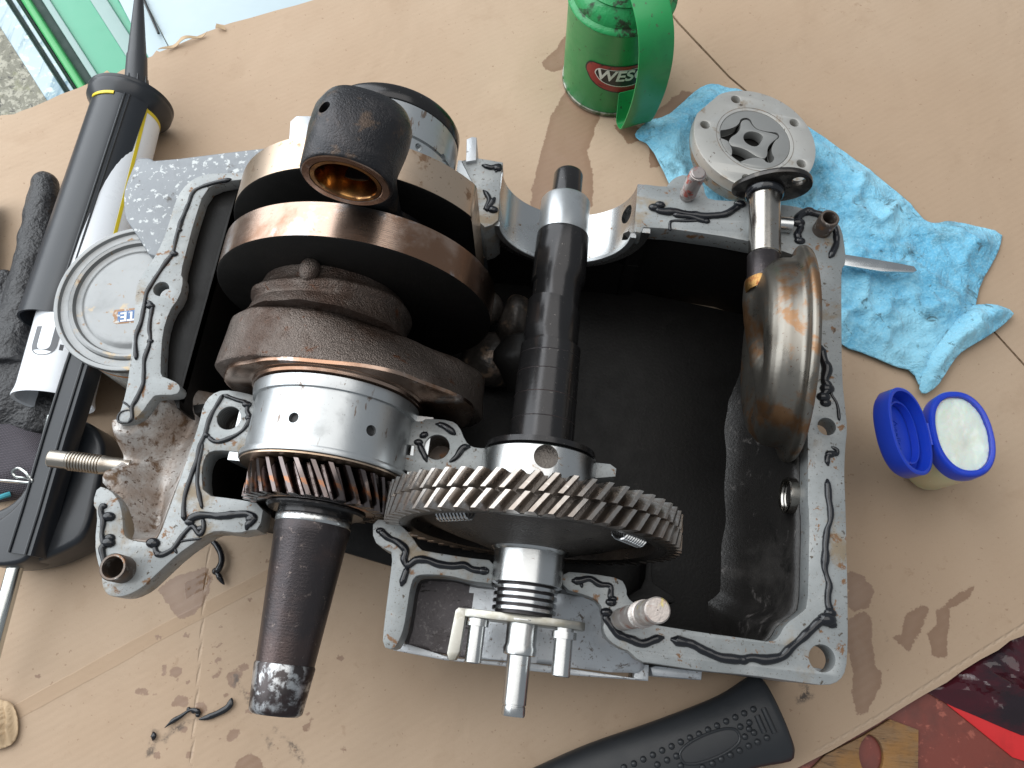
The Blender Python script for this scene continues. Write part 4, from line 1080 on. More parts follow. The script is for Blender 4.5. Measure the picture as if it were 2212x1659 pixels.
gear = link("gear", ylathe(XM, front + body, 128, caps=(False, False)), M['gearbody'], cs, origin=(XM, 0, F))
put_teeth(gear, tooth_mesh(R0, R1, .0945, .1075, .0045, .0021, .085), M['tooth'], NG, .03)
put_teeth(gear, tooth_mesh(R0, R1, .1086, .1216, .0045, .0021, .085), M['tooth'], NG, .03 + .045)
def spring(c, d, L, R, turns, wire):
    c = Vector(c); d, u, v = frame(d); pts = []
    for i in range(turns * 12 + 1):
        a = 2 * math.pi * i / 12; pts.append(c + d * (L * (i / (turns * 12) - .5)) + (u * math.cos(a) + v * math.sin(a)) * R)
    return tube(pts, wire, 6)
for ang in (2.26, .62):
    c = (XM + .085 * math.cos(ang), .0985, F + .085 * math.sin(ang))
    link("spring", spring(c, (-math.sin(ang), 0, math.cos(ang)), .030, .0062, 9, .0010), M['ring'], cs)
link("hub", ylathe(XM, [(.0600, .0255), (.0605, .0268), (.0840, .0268), (.0850, .0285), (.0868, .0300), (.0868, .02)]), M['steel'], cs)
link("ring_land", ylathe(XM, [(.0385, .0215), (.0600, .0215)]), M['groove'], cs)
for y in (.0405, .0455, .0505, .0555):
    link("sealing_ring", ring_y(XM, .0210, [(y, .0236), (y + .0004, .0240), (y + .0026, .0240), (y + .0030, .0236)]), M['ring'], cs)
# thrust plate and governor pins
def plate_y(pts_xz, y0, y1, m, name, parent, holes=(), bev=.0005):
    me = plate([(x, -z) for x, z in pts_xz], holes, y0, y1, bev)
    me.transform(Matrix(((1, 0, 0, 0), (0, 0, 1, 0), (0, -1, 0, 0), (0, 0, 0, 1)))); fix(me)
    return link(name, me, m, parent)
plate_y([(XM - .044, F - .014), (XM - .044, F + .008), (XM - .038, F + .013), (XM + .022, F + .014), (XM + .040, F + .010), (XM + .046, F + .003), (XM + .046, F - .012), (XM + .02, F - .022), (XM - .02, F - .022)], .0325, .0384, M['zinc'], "thrust_plate", cs)
link("plate_tab", plate([(XM - .050, .036), (XM - .048, .0385), (XM - .042, .0384), (XM - .0430, .008), (XM - .0455, .002), (XM - .0500, .001), (XM - .0520, .006)], [], F - .008, F + .009, .0006), M['zinc'], cs)
for x, r, y0 in ((XM - .033, .0062, .001), (XM + .031, .0070, -.001)):
    link("pin", lathe((x, y0, F + .004), (0, 1, 0), [(0, .0005), (0, r - .001), (.0008, r), (.026, r), (.026, r * 1.35), (.031, r * 1.35), (.031, r), (.036, r)], 28, (False, True)), M['steel'], cs)
link("spindle", ylathe(XM, [(-.031, .0005), (-.031, .0078), (-.0300, .0085), (-.0245, .0085), (-.0243, .0080), (-.0232, .0080), (-.0230, .0087), (.0100, .0090), (.0108, .0120), (.0150, .0126), (.0180, .0116), (.0340, .0116), (.0345, .0150), (.0352, .0150)], 48, caps=(False, True)), M['steel'], cs)
# ---- camshaft front bearing
cb = thing("camshaft_bearing", (XM, .145, 0), "silver bearing bush with one round hole, behind the large gear", "bearing", "bearing bushes of the shafts")
cbm = ring_y(XM, .036, [(.1280, .0435), (.1285, .0455), (.1585, .0455), (.1595, .0445)])
p = on_cyl(1180, 986, XM, .0455); dn = Vector((p.x - XM, 0, p.z - F)).normalized()
link("bush", cut(cbm, [lathe(p - dn * .012, dn, [(0, .0092), (.02, .0092)], 28)]), M['steel'], cb)
link("oil_hole", lathe(p - dn * .0088, dn, [(0, .0098), (.0006, .0098)], 28), M['gearbody'], cb)

# ================================================================== OIL PICK-UP
pk = thing("oil_pickup", P(1680, 700, 0), "oily brown metal oil pick-up strainer with tube, lying over the right flange", "oil strainer")
TX, TZ = P(1652, 480, F + .017).x, F + .017
tb0, tb1 = P(1640, 585, TZ).y, P(1660, 425, TZ).y
link("pickup_tube", lathe((TX, tb0 - .02, TZ), (0, 1, 0), [(0, .0128), (.035, .0128), (.0355, .0134), (tb1 - tb0 + .022, .0134)], 48), M['tubemetal'], pk)
yb2 = tb0
link("tube_socket", lathe((TX - .001, yb2 - .016, TZ), (0, 1, 0), [(0, .0136), (.030, .0136), (.0305, .0132)], 48), M['shaft'], pk)
link("braze_ring", lathe((TX - .001, yb2 - .012, TZ - .001), (-.25, 1, .1), [(-.004, .0150), (-.001, .0153), (.0035, .0145), (.006, .0136)], 40), M['braze'], pk)
link("o_ring", ring_y(TX, .0125, [(tb1 - .001, .0150), (tb1 + .0015, .0168), (tb1 + .004, .0168), (tb1 + .006, .0150)], 40, TZ), M['rtv'], pk)
def ov(t): return (TX + .006 + (.034 * math.cos(t)) , TZ + .004 + (.022 + .004 * math.cos(t)) * math.sin(t))
fl = [ov(2 * math.pi * j / 40) for j in range(40)]
fl = [(TX + .004 + (x - TX - .004) * math.cos(.35) - (z - TZ) * math.sin(.35), TZ + (x - TX - .004) * math.sin(.35) + (z - TZ) * math.cos(.35)) for x, z in fl]
fh = (TX + .024, TZ + .017)
plate_y(fl, tb1 + .006, tb1 + .011, M['darkplate'], "mounting_flange", pk, [circ(fh[0], -fh[1], .0055, 20)], .001)

# dished strainer body: axis across the case, dome towards the crankshaft
BC = P(1690, 752, F - .004); BR = .0790
prof = [(-.0110, BR - .004), (-.0125, BR - .001), (-.0120, BR + .002), (-.0095, BR + .0035), (-.0060, BR + .0030), (-.0045, BR), (-.0040, BR - .0040), (.000, BR - .0065), (.008, BR - .0070), (.018, BR - .0095), (.026, BR - .0160), (.0305, BR - .0260), (.0320, .036), (.0315, .022), (.0300, .010), (.0295, .0005)]
me = lathe(BC, (-1, .02, -.10), prof, 96, (True, False))
bm = bmesh.new(); bm.from_mesh(me)
bmesh.ops.subdivide_edges(bm, edges=[e for e in bm.edges if e.calc_length() > .004 and max((v.co - BC).dot(Vector((-1, .02, -.10))) for v in e.verts) > .012], cuts=2, use_grid_fill=True)
ax = Vector((-1, .02, -.10)).normalized()
def g(y, z, cy, cz, sy, sz): return math.exp(-((y - cy) / sy) ** 2 - ((z - cz) / sz) ** 2)
for v in bm.verts:
    q = v.co - BC; t = q.dot(ax)
    if t > .012:
        k = min(1, (t - .012) / .014)
        d = .010 * g(q.y, q.z, .050, .010, .030, .016) + .006 * g(q.y, q.z, .008, .004, .030, .013)
        d -= .013 * g(q.y, q.z, -.012, .030, .020, .012) + .012 * g(q.y, q.z, -.030, -.004, .018, .016) + .010 * g(q.y, q.z, .0, -.026, .022, .012)
        d += .004 * g(q.y, q.z, -.018, .012, .014, .006)
        v.co += ax * (d * k)
for v in bm.verts:
    q = v.co - BC; t = q.dot(ax)
    v.co -= ax * (t * .16 if t > 0 else 0); v.co.y = BC.y + q.y * 1.12 - .004
me2 = bpy.data.meshes.new("m"); bm.to_mesh(me2); bm.free()
link("strainer_bell", me2, M['strainer'], pk, angle=75)

# ================================================================== OIL PUMP on the towel
PC = P(1631, 300, .052)
pump = thing("oil_pump", (PC.x, PC.y, 0), "round grey oil pump with star shaped rotor, lying on the blue towel", "oil pump")
tilt = Matrix.Translation(PC) @ Matrix.Rotation(math.radians(-4), 4, 'X') @ Matrix.Rotation(math.radians(7), 4, 'Y')
def plink(name, me, m, angle=40):
    me.transform(tilt); return link(name, me, m, pump, angle=angle)
PR = .0675
out_ = []
for j in range(96):
    a = 2 * math.pi * j / 96; r = PR
    x, y = r * math.cos(a), r * math.sin(a)
    if x * -.80 + y * .60 > PR * .955:
        k = (x * -.80 + y * .60) - PR * .955; x += .80 * k; y -= .60 * k
    out_.append((x, y))
bolts = [(.0555 * math.cos(math.radians(a)), .0555 * math.sin(math.radians(a))) for a in (112, 36, -24, -100, 172)]
plink("housing", plate(out_, [circ(x, y, .0052, 20) for x, y in bolts] + [circ(0, 0, .0390, 60)], -.014, 0, .0009), M['pump'])
plink("housing_rim", lathe((0, 0, -.0145), (0, 0, 1), [(-.020, .058), (-.0195, .0600), (-.006, .0605), (-.005, .0660), (-.0005, .0668), (0, .0660)], 80, (True, True)), M['pumpedge'])
plink("groove_ring", lathe((0, 0, 0), (0, 0, 1), [(-.001, .0430), (.0002, .0430), (.0002, .0424), (-.001, .0424)], 80, (False, False)), M['pumpedge'])
def rotor_outline(n, r0, amp, ph, sharp=1.0, N_=160):
    o = []
    for j in range(N_):
        a = 2 * math.pi * j / N_
        o.append((( r0 + amp * math.cos(n * (a - ph))) * math.cos(a), (r0 + amp * math.cos(n * (a - ph))) * math.sin(a)))
    return o
# five-lobed outer rotor, four-armed inner rotor sitting off centre in it
tinv = tilt.inverted()
def on_pump(pts):
    o_ = []
    for x, y in ZR(pts):
        d = tinv.to_3x3() @ (P(x, y, 0) - Vector((0, 0, HCAM))); e = tinv @ Vector((0, 0, HCAM)); t = -e.z / d.z
        o_.append((e.x + d.x * t, e.y + d.y * t))
    return o_
pocket_px = [(765, 290), (800, 278), (835, 290), (850, 330), (880, 358), (940, 372), (985, 376), (1012, 380), (1028, 402), (1022, 420), (1000, 432), (975, 480), (978, 520), (998, 552), (975, 584), (938, 580), (920, 556), (880, 549), (845, 549), (800, 562), (760, 580), (715, 564), (701, 545), (712, 510), (703, 474), (688, 452), (684, 438), (660, 427), (625, 414), (609, 386), (625, 364), (680, 358), (730, 341), (758, 318)]
star_px = [(768, 322), (775, 303), (800, 293), (825, 300), (846, 334), (878, 362), (940, 377), (990, 388), (1018, 402), (1013, 416), (985, 437), (960, 460), (945, 492), (947, 530), (925, 556), (880, 543), (845, 520), (800, 492), (755, 477), (708, 470), (693, 450), (690, 436), (706, 408), (742, 388), (768, 355)]
drive_px = [(785, 405), (800, 382), (835, 370), (880, 378), (918, 402), (915, 425), (885, 470), (850, 473), (812, 455), (790, 432)]
plink("outer_rotor", plate(circ(0, 0, .0386, 80), [chaikin(on_pump(pocket_px), 1)], -.012, -.0004, .0003), M['rotor'])
plink("inner_rotor", plate(chaikin(on_pump(star_px), 2), [chaikin(on_pump(drive_px), 1)], -.012, -.0003, .0003), M['rotor'])
plink("pocket_floor", lathe((0, 0, -.0135), (0, 0, 1), [(0, .0389), (.0005, .0389)], 60), M['discdark'])

# ================================================================== BLUE TOWEL
tw = [(1372, 283), (1392, 266), (1400, 257), (1440, 250), (1470, 225), (1500, 197), (1520, 183), (1545, 178), (1572, 188), (1600, 190), (1690, 235), (1765, 282), (1860, 350), (1960, 430), (1985, 458), (2000, 475), (2022, 482), (2050, 475), (2100, 484), (2168, 500), (2163, 528), (2150, 560), (2120, 610), (2112, 650), (2096, 700), (2030, 760), (2010, 815), (1990, 838), (1975, 800), (1930, 788), (1880, 765), (1820, 745), (1780, 700), (1740, 560), (1600, 520), (1480, 470), (1470, 440), (1440, 380), (1405, 310), (1375, 296)]
twp = chaikin([P2(x, y, .006) for x, y in tw], 1)
def towel_z(X, Y):
    d = np.abs(sdf(twp, X, Y))
    big = fbm(X, Y, 11, 2, 3); fold = fbm(X * 1.4 + Y * .5, Y * .45, 30, 5, 3)
    ridge = np.abs(fbm(X, Y, 17, 9, 3))
    r2 = np.abs(fbm(X + .3 * Y, Y, 38, 14, 3))
    z = .005 + .006 * big + .003 * fold + .008 * (1 - ridge * 3.0).clip(0, 1) ** 1.5 + .0035 * (1 - r2 * 3).clip(0, 1)
    z = .0035 + np.maximum(z, .0) * np.clip(d / .022, .12, 1)
    under = np.clip((np.hypot(X - PC.x, Y - PC.y) - .060) / .02, 0, 1)
    return z * (.45 + .55 * under)
towel = link("towel", sheet(twp, .003, towel_z, .0015), M['towel'], None, origin=P(1900, 600, 0), angle=None)
tag(towel, "crumpled light blue shop towel with oil marks, right of the case", "towel")
tail = [(2096, 655), (2150, 650), (2200, 668), (2188, 685), (2150, 716), (2100, 745), (2075, 762), (2050, 800), (2030, 832), (2000, 850), (1990, 830), (2010, 770), (2050, 715)]
tlp = chaikin([P2(x, y, .012) for x, y in tail], 1)
def tail_z(X, Y):
    d = np.abs(sdf(tlp, X, Y))
    return .006 + (.008 + .006 * fbm(X, Y, 20, 7, 3) + .006 * (1 - 3 * np.abs(fbm(X, Y, 35, 3, 3))).clip(0, 1)) * np.clip(d / .012, .1, 1)
c2 = link("towel_corner", sheet(tlp, .003, tail_z, .0015), M['towel'], towel, angle=None)
# steel blade on the towel
bl = [P2(x, y, .026) for x, y in ((1745, 538), (1826, 549), (1930, 566), (1975, 575), (1981, 584), (1974, 588), (1905, 586), (1826, 573), (1745, 560))]
tag(link("steel_blade", plate(bl, [], .0235, .026, .0007), M['blade'], None, origin=P(1850, 565, .025)), "flat steel blade tip on the blue towel, sticking out from under the case", "blade")

# ================================================================== JAR
JC = P(1990, 984, 0)
jar = thing("ointment_jar", JC, "small oval jar of pale jelly with a blue flip lid standing open", "jar")
def oval(cx, cy, z, rx, ry, rot, n=56, e=.88):
    o = []
    for j in range(n):
        a = 2 * math.pi * j / n; x = rx * math.copysign(abs(math.cos(a)) ** e, math.cos(a)); y = ry * math.copysign(abs(math.sin(a)) ** e, math.sin(a))
        o.append(Vector((cx + x * math.cos(rot) - y * math.sin(rot), cy + x * math.sin(rot) + y * math.cos(rot), z)))
    return o
JR = math.radians(8); KY = 1.14
def _ov(*a): return oval(*a)

jx, jy = JC.x, JC.y
link("jar_body", loft([oval(jx, jy, z, a, b, JR) for z, a, b in ((.0005, .020, .030), (.0015, .0228, .033), (.006, .0250, .0357), (.046, .0266, .0385), (.060, .0266, .0385), (.061, .0240, .035))]), M['jarbody'], jar)
link("collar", loft([oval(jx, jy, z, a, b, JR) for z, a, b in ((.0605, .0270, .0392), (.0610, .0278, .0400), (.074, .0278, .0400), (.0765, .0270, .0390), (.0775, .0260, .0378), (.0775, .0236, .0348), (.0770, .0230, .0342), (.068, .0228, .0340))], True, False), M['blue'], jar)
def dome_z(X, Y):
    u = (X - jx) * math.cos(-JR) - (Y - jy) * math.sin(-JR); v = (X - jx) * math.sin(-JR) + (Y - jy) * math.cos(-JR)
    return .0740 - .0022 * np.exp(-((u - .006) / .008) ** 2 - ((v + .010) / .010) ** 2) + .0007 * fbm(X, Y, 120, 2, 3)
link("jelly", sheet([(p.x, p.y) for p in oval(jx, jy, 0, .0227, .0339, JR)], .0016, dome_z, .002), M['jelly'], jar, angle=None)
# lid, hinged on the left and leaning back
hx0 = Vector((jx, jy, .0760)) + Vector((math.cos(JR), math.sin(JR), 0)) * -.0285
la = math.radians(149)
lidm = Matrix.Translation(hx0) @ Matrix.Rotation(JR, 4, 'Z') @ Matrix.Rotation(-la, 4, 'Y')
def lring(z, a, b): return [lidm @ (Vector((p.x, p.y, p.z))) for p in oval(.0275, 0, z, a, b, 0)]
link("lid", loft([lring(z, a, b) for z, a, b in ((0, .0262, .0384), (.0006, .0274, .0396), (.014, .0274, .0396), (.0175, .0252, .0370), (.0185, .021, .032))] , False, True), M['blue'], jar)
inn = loft([lring(z, a, b) for z, a, b in ((0, .0262, .0384), (0, .0244, .0362), (.0125, .0240, .0356), (.0140, .0200, .031))], False, True)
il = link("lid_inside", inn, M['blue'], jar)
link("lid_rib", loft([lring(z, a, b) for z, a, b in ((.0130, .0185, .0285), (.0065, .0185, .0285), (.0065, .0172, .0272), (.0130, .0172, .0272))], False, False), M['blue'], jar)
tm = text_mesh("Vaseline", .0095, .0003)
tm.transform(Matrix.Scale(-1, 4, (1, 0, 0))); tm.transform(Matrix.Rotation(math.radians(90), 4, 'Z')); tm.transform(Matrix.Translation((.0275, 0, .0136))); tm.transform(lidm); 
link("lid_lettering", tm, M['blue'], jar, smooth=False)
hinge = [lidm @ Vector((.0, y, .001)) for y in (-.010, .010)]
link("hinge", tube(hinge, .0016, 8), M['blue'], jar)
# label on the side facing the camera
lp = []
for i in range(7):
    a = math.radians(196 + i * 7); rr = [(.0266 * math.cos(a)) , (.0385 * math.sin(a))]
    x, y = rr[0] * 1.012, rr[1] * 1.012
    lp.append((jx + x * math.cos(JR) - y * math.sin(JR), jy + x * math.sin(JR) + y * math.cos(JR)))
V = [(x, y, .032) for x, y in lp] + [(x, y, .051) for x, y in lp]
lb = link("label", mesh(V, [(i, i + 1, i + 8, i + 7) for i in range(6)]), M['label_white'], jar)
for k in range(5):
    z = .036 + k * .0028
    V = [(jx + (x - jx) * 1.004, jy + (y - jy) * 1.004, z) for x, y in lp[1:6]] + [(jx + (x - jx) * 1.004, jy + (y - jy) * 1.004, z + .0010) for x, y in lp[1:6]]
    link("print_line", mesh(V, [(i, i + 1, i + 6, i + 5) for i in range(4)]), M['label_ink'], lb)

# ================================================================== OIL CAN
OC = P(1318, 168, 0); OR = .0560
can = thing("oil_can", OC, "green enamel oil can with strap handle and red badge, at the top", "oil can")
o3 = (OC.x, OC.y, 0)
link("can_body", lathe(o3, (0, 0, 1), [(.0045, OR - .001), (.006, OR), (.1185, OR), (.120, OR + .0008)], 96), M['green'], can)
link("bottom_seam", lathe(o3, (0, 0, 1), [(.001, OR - .0035), (.0004, OR + .0002), (.001, OR + .0012), (.0048, OR + .0012), (.0052, OR)], 96), M['can_bottom'], can)
link("shoulder", lathe(o3, (0, 0, 1), [(z + .0365, r) for z, r in [(.0835, OR + .0008), (.0855, OR + .0018), (.0875, OR + .0012), (.089, OR - .001), (.0905, OR - .003), (.097, OR - .004), (.104, OR - .009), (.1075, OR - .0125), (.110, OR - .0115), (.118, OR - .020), (.130, OR - .036), (.140, .010), (.15, .008)]], 96), M['green_dirty'], can)
ha = math.radians(-66)                      # handle points towards the camera, a little right
hu = Vector((math.cos(ha), math.sin(ha), 0)); hs = Vector((-hu.y, hu.x, 0))
hp = catmull([(.020, 0, .178), (.050, 0, .172), (.080, 0, .155), (.0945, 0, .125), (.0965, 0, .085), (.0910, 0, .046), (.0830, 0, .015), (.0760, 0, .0075), (.0690, 0, .0085), (.0655, 0, .018), (.0615, 0, .032), (.0585, 0, .043)], 6)
rings = []
for i, p in enumerate(hp):
    t = (hp[min(i + 1, len(hp) - 1)] - hp[max(i - 1, 0)]).normalized(); nrm = Vector((t.z, 0, -t.x))
    wd = .0185 if i < len(hp) - 16 else .0185 - .0002 * (i - len(hp) + 16)
    ring = []
    for sx, sn in ((-1, -.0006), (-.9, -.0011), (0, -.0006), (.9, -.0011), (1, -.0006), (1, .0006), (.9, .0003), (0, .0008), (-.9, .0003), (-1, .0006)):
        q = p + nrm * sn
        ring.append(Vector(o3) + hu * q.x + hs * (sx * wd) + Vector((0, 0, q.z)))
    rings.append(ring)
link("handle", loft(rings), M['green'], can, angle=60)
# badge wrapped on the body
ba = math.radians(-72)
def wrap(me, r, zc):
    for v in me.vertices:
        a = ba + v.co.x / OR; rr = r + v.co.z
        v.co = Vector((OC.x + rr * math.cos(a), OC.y + rr * math.sin(a), zc + v.co.y))
    return me
def badge_shape(s, n=14, w_=.050, h_=.0245):
    pts = [(-w_ * .80, h_ * .62), (w_ * .80, h_ * .62)]
    for i in range(1, n): 
        a = math.pi / 2 - math.pi * i / n * .62; pts.append((w_ * .80 + (w_ * .2) * math.cos(a), h_ * .12 + h_ * .5 * math.sin(a)))
    for i in range(n + 1):
        a = -.25 - (math.pi - .5) * i / n; pts.append((w_ * .93 * math.cos(a), -h_ * .10 + h_ * .95 * math.sin(a)))
    for i in range(1, n):
        a = math.pi + (1 - .62) * math.pi * 0 - 0 - (math.pi / 2) * (i / n) * .62 - .3 * 0
        a = math.pi * 1.12 - math.pi * .62 * i / n
        pts.append((-w_ * .80 + w_ * .2 * math.cos(a), h_ * .12 + h_ * .5 * math.sin(a)))
    return [(x * s[0], y * s[1]) for x, y in pts]
for nm, s, m, dz in (("badge_border", (1, 1), 'badge_black', .00025), ("badge_field", (.965, .93), 'badge_red', .0004), ("badge_line", (.76, .62), 'badge_white', .00055), ("badge_centre", (.735, .57), 'badge_black', .0007)):
    xy, fc = clipgrid(badge_shape(s), .0025)
    bmx = mesh([(x, y, 0) for x, y in xy], fc)
    wrap(bmx, OR + dz, .064); fix(bmx)
    bmx.flip_normals() if sum((p.normal.dot(Vector((p.center.x - OC.x, p.center.y - OC.y, 0)))) for p in bmx.polygons) < 0 else None
    link(nm, bmx, M[m], can)
tm = text_mesh("WESCO", .0205, .0001, .0005, .15); wrap(tm, OR + .0009, .0640)
link("badge_lettering", tm, M['badge_white'], can, smooth=False)

# ================================================================== HAMMER HANDLE
GE = P(1678, 1548, .030); GB = P(1165, 1755, .030)
ham = thing("hammer_handle", (GE.x, GE.y, 0), "black rubber hammer handle with dotted grip, at the bottom edge", "hammer")
gd = (GB - GE); gd.z = 0; GL = gd.length; gd.normalize(); gs = Vector((-gd.y, gd.x, 0))
def gsec(t):
    """half width and half height of the grip at distance t from its end"""
    flare = math.exp(-(t / .024) ** 2) * .0060
    return .0300 + flare + .003 * math.exp(-((t - .16) / .05) ** 2), .0165 + .4 * flare
rings = []
for t, k in [(-.0050, .25), (-.0045, .62), (-.003, .86), (0.0, .97), (.003, 1.0)] + [(x, 1.0) for x in np.linspace(.010, .36, 40)]:
    a_, b_ = gsec(max(t, 0)); a_ *= k; b_ *= k
    rings.append([GE + gd * t + gs * (a_ * math.copysign(abs(math.cos(u)) ** .8, math.cos(u))) + Vector((0, 0, -.010 + b_ * math.copysign(abs(math.sin(u)) ** .8, math.sin(u)))) for u in [2 * math.pi * j / 48 for j in range(48)]])
link("grip", loft(rings), M['rubber'], ham, angle=60)
def on_grip(px, py):
    h = .036
    for _ in range(8):
        p = P(px, py, h); t = (p - GE).dot(gd); u = (p - GE).dot(gs); a_, b_ = gsec(max(t, 0))
        c = min(.97, abs(u) / a_) ** (1 / .8); h = GE.z - .010 + b_ * max(0, 1 - c * c) ** .4
    return P(px, py, h)
dots = [(1105, 1295), (1048, 1320), (993, 1345), (936, 1370), (880, 1397), (824, 1422), (768, 1448), (712, 1472), (655, 1498), (598, 1525), (540, 1550), (482, 1578), (423, 1605), (365, 1632), (303, 1655),
        (1188, 1472), (1130, 1497), (1075, 1522), (1018, 1550), (962, 1577), (905, 1603), (850, 1630), (790, 1655), (1080, 1378), (1024, 1403), (1078, 1417), (1108, 1440), (1052, 1465), (628, 1585), (570, 1610), (510, 1638), (655, 1645)]
dome = None
for i, q in enumerate(ZB(dots)):
    c = on_grip(*q)
    if dome is None:
        dome = ball((0, 0, 0), .0027, (1, 1, .75), 12); dome.materials.append(M['rubber']); dome.shade_smooth()
    d = bpy.data.objects.new("grip_dot", dome); COL.objects.link(d); d.parent = ham; d.location = c - wloc(ham)
for q0, q1 in (((1125, 1332), (1172, 1440)), ((1165, 1288), (1235, 1440))):
    pts = [on_grip(*ZB([(q0[0] + (q1[0] - q0[0]) * t, q0[1] + (q1[1] - q0[1]) * t)])[0]) for t in np.linspace(0, 1, 6)]
    link("grip_bar", tube(pts, .0024, 10), M['rubber'], ham)
loop = []
oc, od = (835, 1525), Vector((1, -.42)).normalized(); on = Vector((-od.y, od.x))
for j in range(49):
    a = 2 * math.pi * j / 48
    u = od * (150 * math.copysign(min(1, abs(math.cos(a)) * 1.0), math.cos(a)) + 45 * math.cos(a)) * 1.0 + on * 78 * math.copysign(abs(math.sin(a)) ** .7, math.sin(a))
    loop.append(on_grip(*ZB([(oc[0] + u.x, oc[1] + u.y)])[0]))
link("oval_panel_edge", tube(loop, .0012, 8), M['rubber'], ham)

# ================================================================== SEALANT GUN
gz = .042
GA, GZ_ = P(284, 222, gz), P(116, 745, gz)        # front plate and rear of the cradle
gax = (GZ_ - GA).normalized(); gsd = gax.cross(Vector((0, 0, 1))).normalized()   # points to the photo's left
if gsd.x > 0: gsd = -gsd
gup = Vector((0, 0, 1)); LG = (GZ_ - GA).length
gun = thing("sealant_gun", (GA.x, GA.y, 0), "black plastic sealant gun lying on the black glove at the left", "sealant gun")
RG = .0375
def arcring(t, r, a0, a1, thick, n=40):
    """section of the cradle shell: angle 0 is left, 90 is up, 180 right"""
    o_, i_ = [], []
    for j in range(n + 1):
        a = math.radians(a0 + (a1 - a0) * j / n); d = gsd * math.cos(a) + gup * math.sin(a)
        o_.append(GA + gax * t + d * r); i_.append(GA + gax * t + d * (r - thick))
    return o_ + i_[::-1]
shell = [arcring(t, RG, -50, e, .0022) for t, e in ((.002, 150), (.006, 150), (.018, 150), (.05, 148), (LG * .6, 146), (LG * .93, 145))]
link("cradle_shell", loft(shell), M['black_plastic'], gun)
for a in (112, 119):
    d = gsd * math.cos(math.radians(a)) + gup * math.sin(math.radians(a))
    link("rib", tube([GA + gax * t + d * (RG + .0004) for t in np.linspace(.016, LG * .93, 12)], .0011, 8), M['black_plastic'], gun)
# collar band with a slot showing the yellow print
link("collar_band", loft([arcring(t, RG + k, -60, 158, .003) for t, k in ((.0005, .0008), (.001, .0014), (.0145, .0014), (.0155, .0004))]), M['black_plastic'], gun)
slotm = []
for j in range(17):
    a = math.radians(52 + 44 * j / 16); d = gsd * math.cos(a) + gup * math.sin(a); slotm.append(d)
link("slot", loft([[GA + gax * t + d * (RG + .0013 if k else RG + .0006) for d in slotm] + [GA + gax * t + d * (RG + .0004) for d in slotm[::-1]] for t, k in ((.0160, 0), (.0162, 1), (.0195, 1), (.0198, 0))]), M['yellow'], gun)
# front plate: disc larger than the barrel
link("front_plate", lathe(GA, gax, [(-.003, .008), (-.003, .0430), (-.002, .0445), (.001, .0445), (.003, .0430), (.003, .0375), (.010, .0375)], 80, (True, True)), M['black_plastic'], gun)
link("front_skirt", lathe(GA, gax, [(.002, .0440), (.008, .0440), (.020, .035)], 60, (False, False)), M['black_plastic'], gun)
# rail and body behind the cradle
R0_ = GA + gax * (LG * .80) - gsd * .016 + gup * .020
r_pts = [P(190, 765, .076), P(178, 800, .076), P(132, 950, .066), P(86, 1110, .057), P(58, 1200, .054)]
def rail(off, wid, hh):
    rings = []
    for i, p in enumerate(r_pts):
        t = (r_pts[min(i + 1, 4)] - r_pts[max(i - 1, 0)]).normalized(); s_ = t.cross(gup).normalized()
        if s_.x > 0: s_ = -s_
        c = p - s_ * off
        rings.append([c + s_ * a * wid + gup * b * hh for a, b in ((-1, -1), (1, -1), (1, .7), (.8, 1), (-.8, 1), (-1, .7))])
    return loft(rings)
link("rail", rail(0, .0120, .010), M['black_plastic'], gun)
for off in (-.010, .005):
    rings = [p - (-(r_pts[1] - r_pts[0]).normalized().cross(gup).normalized() if ((r_pts[1] - r_pts[0]).cross(gup)).x > 0 else (r_pts[1] - r_pts[0]).normalized().cross(gup).normalized()) * off + gup * .0105 for p in r_pts]
    link("rib", tube(rings, .0014, 8), M['black_plastic'], gun)
hb_ = [P2(x, y, .05) for x, y in ((70, 1000), (120, 945), (150, 900), (180, 905), (205, 925), (222, 965), (205, 1060), (180, 1160), (130, 1190), (66, 1215), (-20, 1225), (-60, 1180), (-40, 1110), (30, 1080))]
link("handle_block", plate(chaikin(hb_, 2), [], .004, .046, .006, 3), M['black_plastic'], gun)
cb_ = [P2(x, y, .055) for x, y in ((40, 1100), (75, 1040), (110, 1000), (125, 1040), (80, 1170), (70, 1212), (20, 1225), (-30, 1222), (-40, 1150))]
link("trigger_housing", plate(chaikin(cb_, 2), [], .02, .060, .004, 3), M['black_plastic'], gun)
ra, rb_ = P(45, 1180, .040), P(-30, 1460, .034)
link("push_rod", lathe(ra, rb_ - ra, [(0, .0070), ((rb_ - ra).length, .0070)], 28), M['rod'], gun)
link("push_rod", lathe(P(118, 900, .058), P(78, 1060, .055) - P(118, 900, .058), [(0, .0065), (.11, .0065)], 24), M['rod'], gun)
wire = catmull([P(-20, 1036, .062), P(30, 1040, .066), P(68, 1042, .070), P(60, 1026, .072), P(42, 1012, .072), P(28, 1018, .070), P(34, 1030, .068), P(60, 1034, .066), P(85, 1046, .060)], 6)
link("wire_hook", tube(wire, .0013, 8), M['rod'], gun)

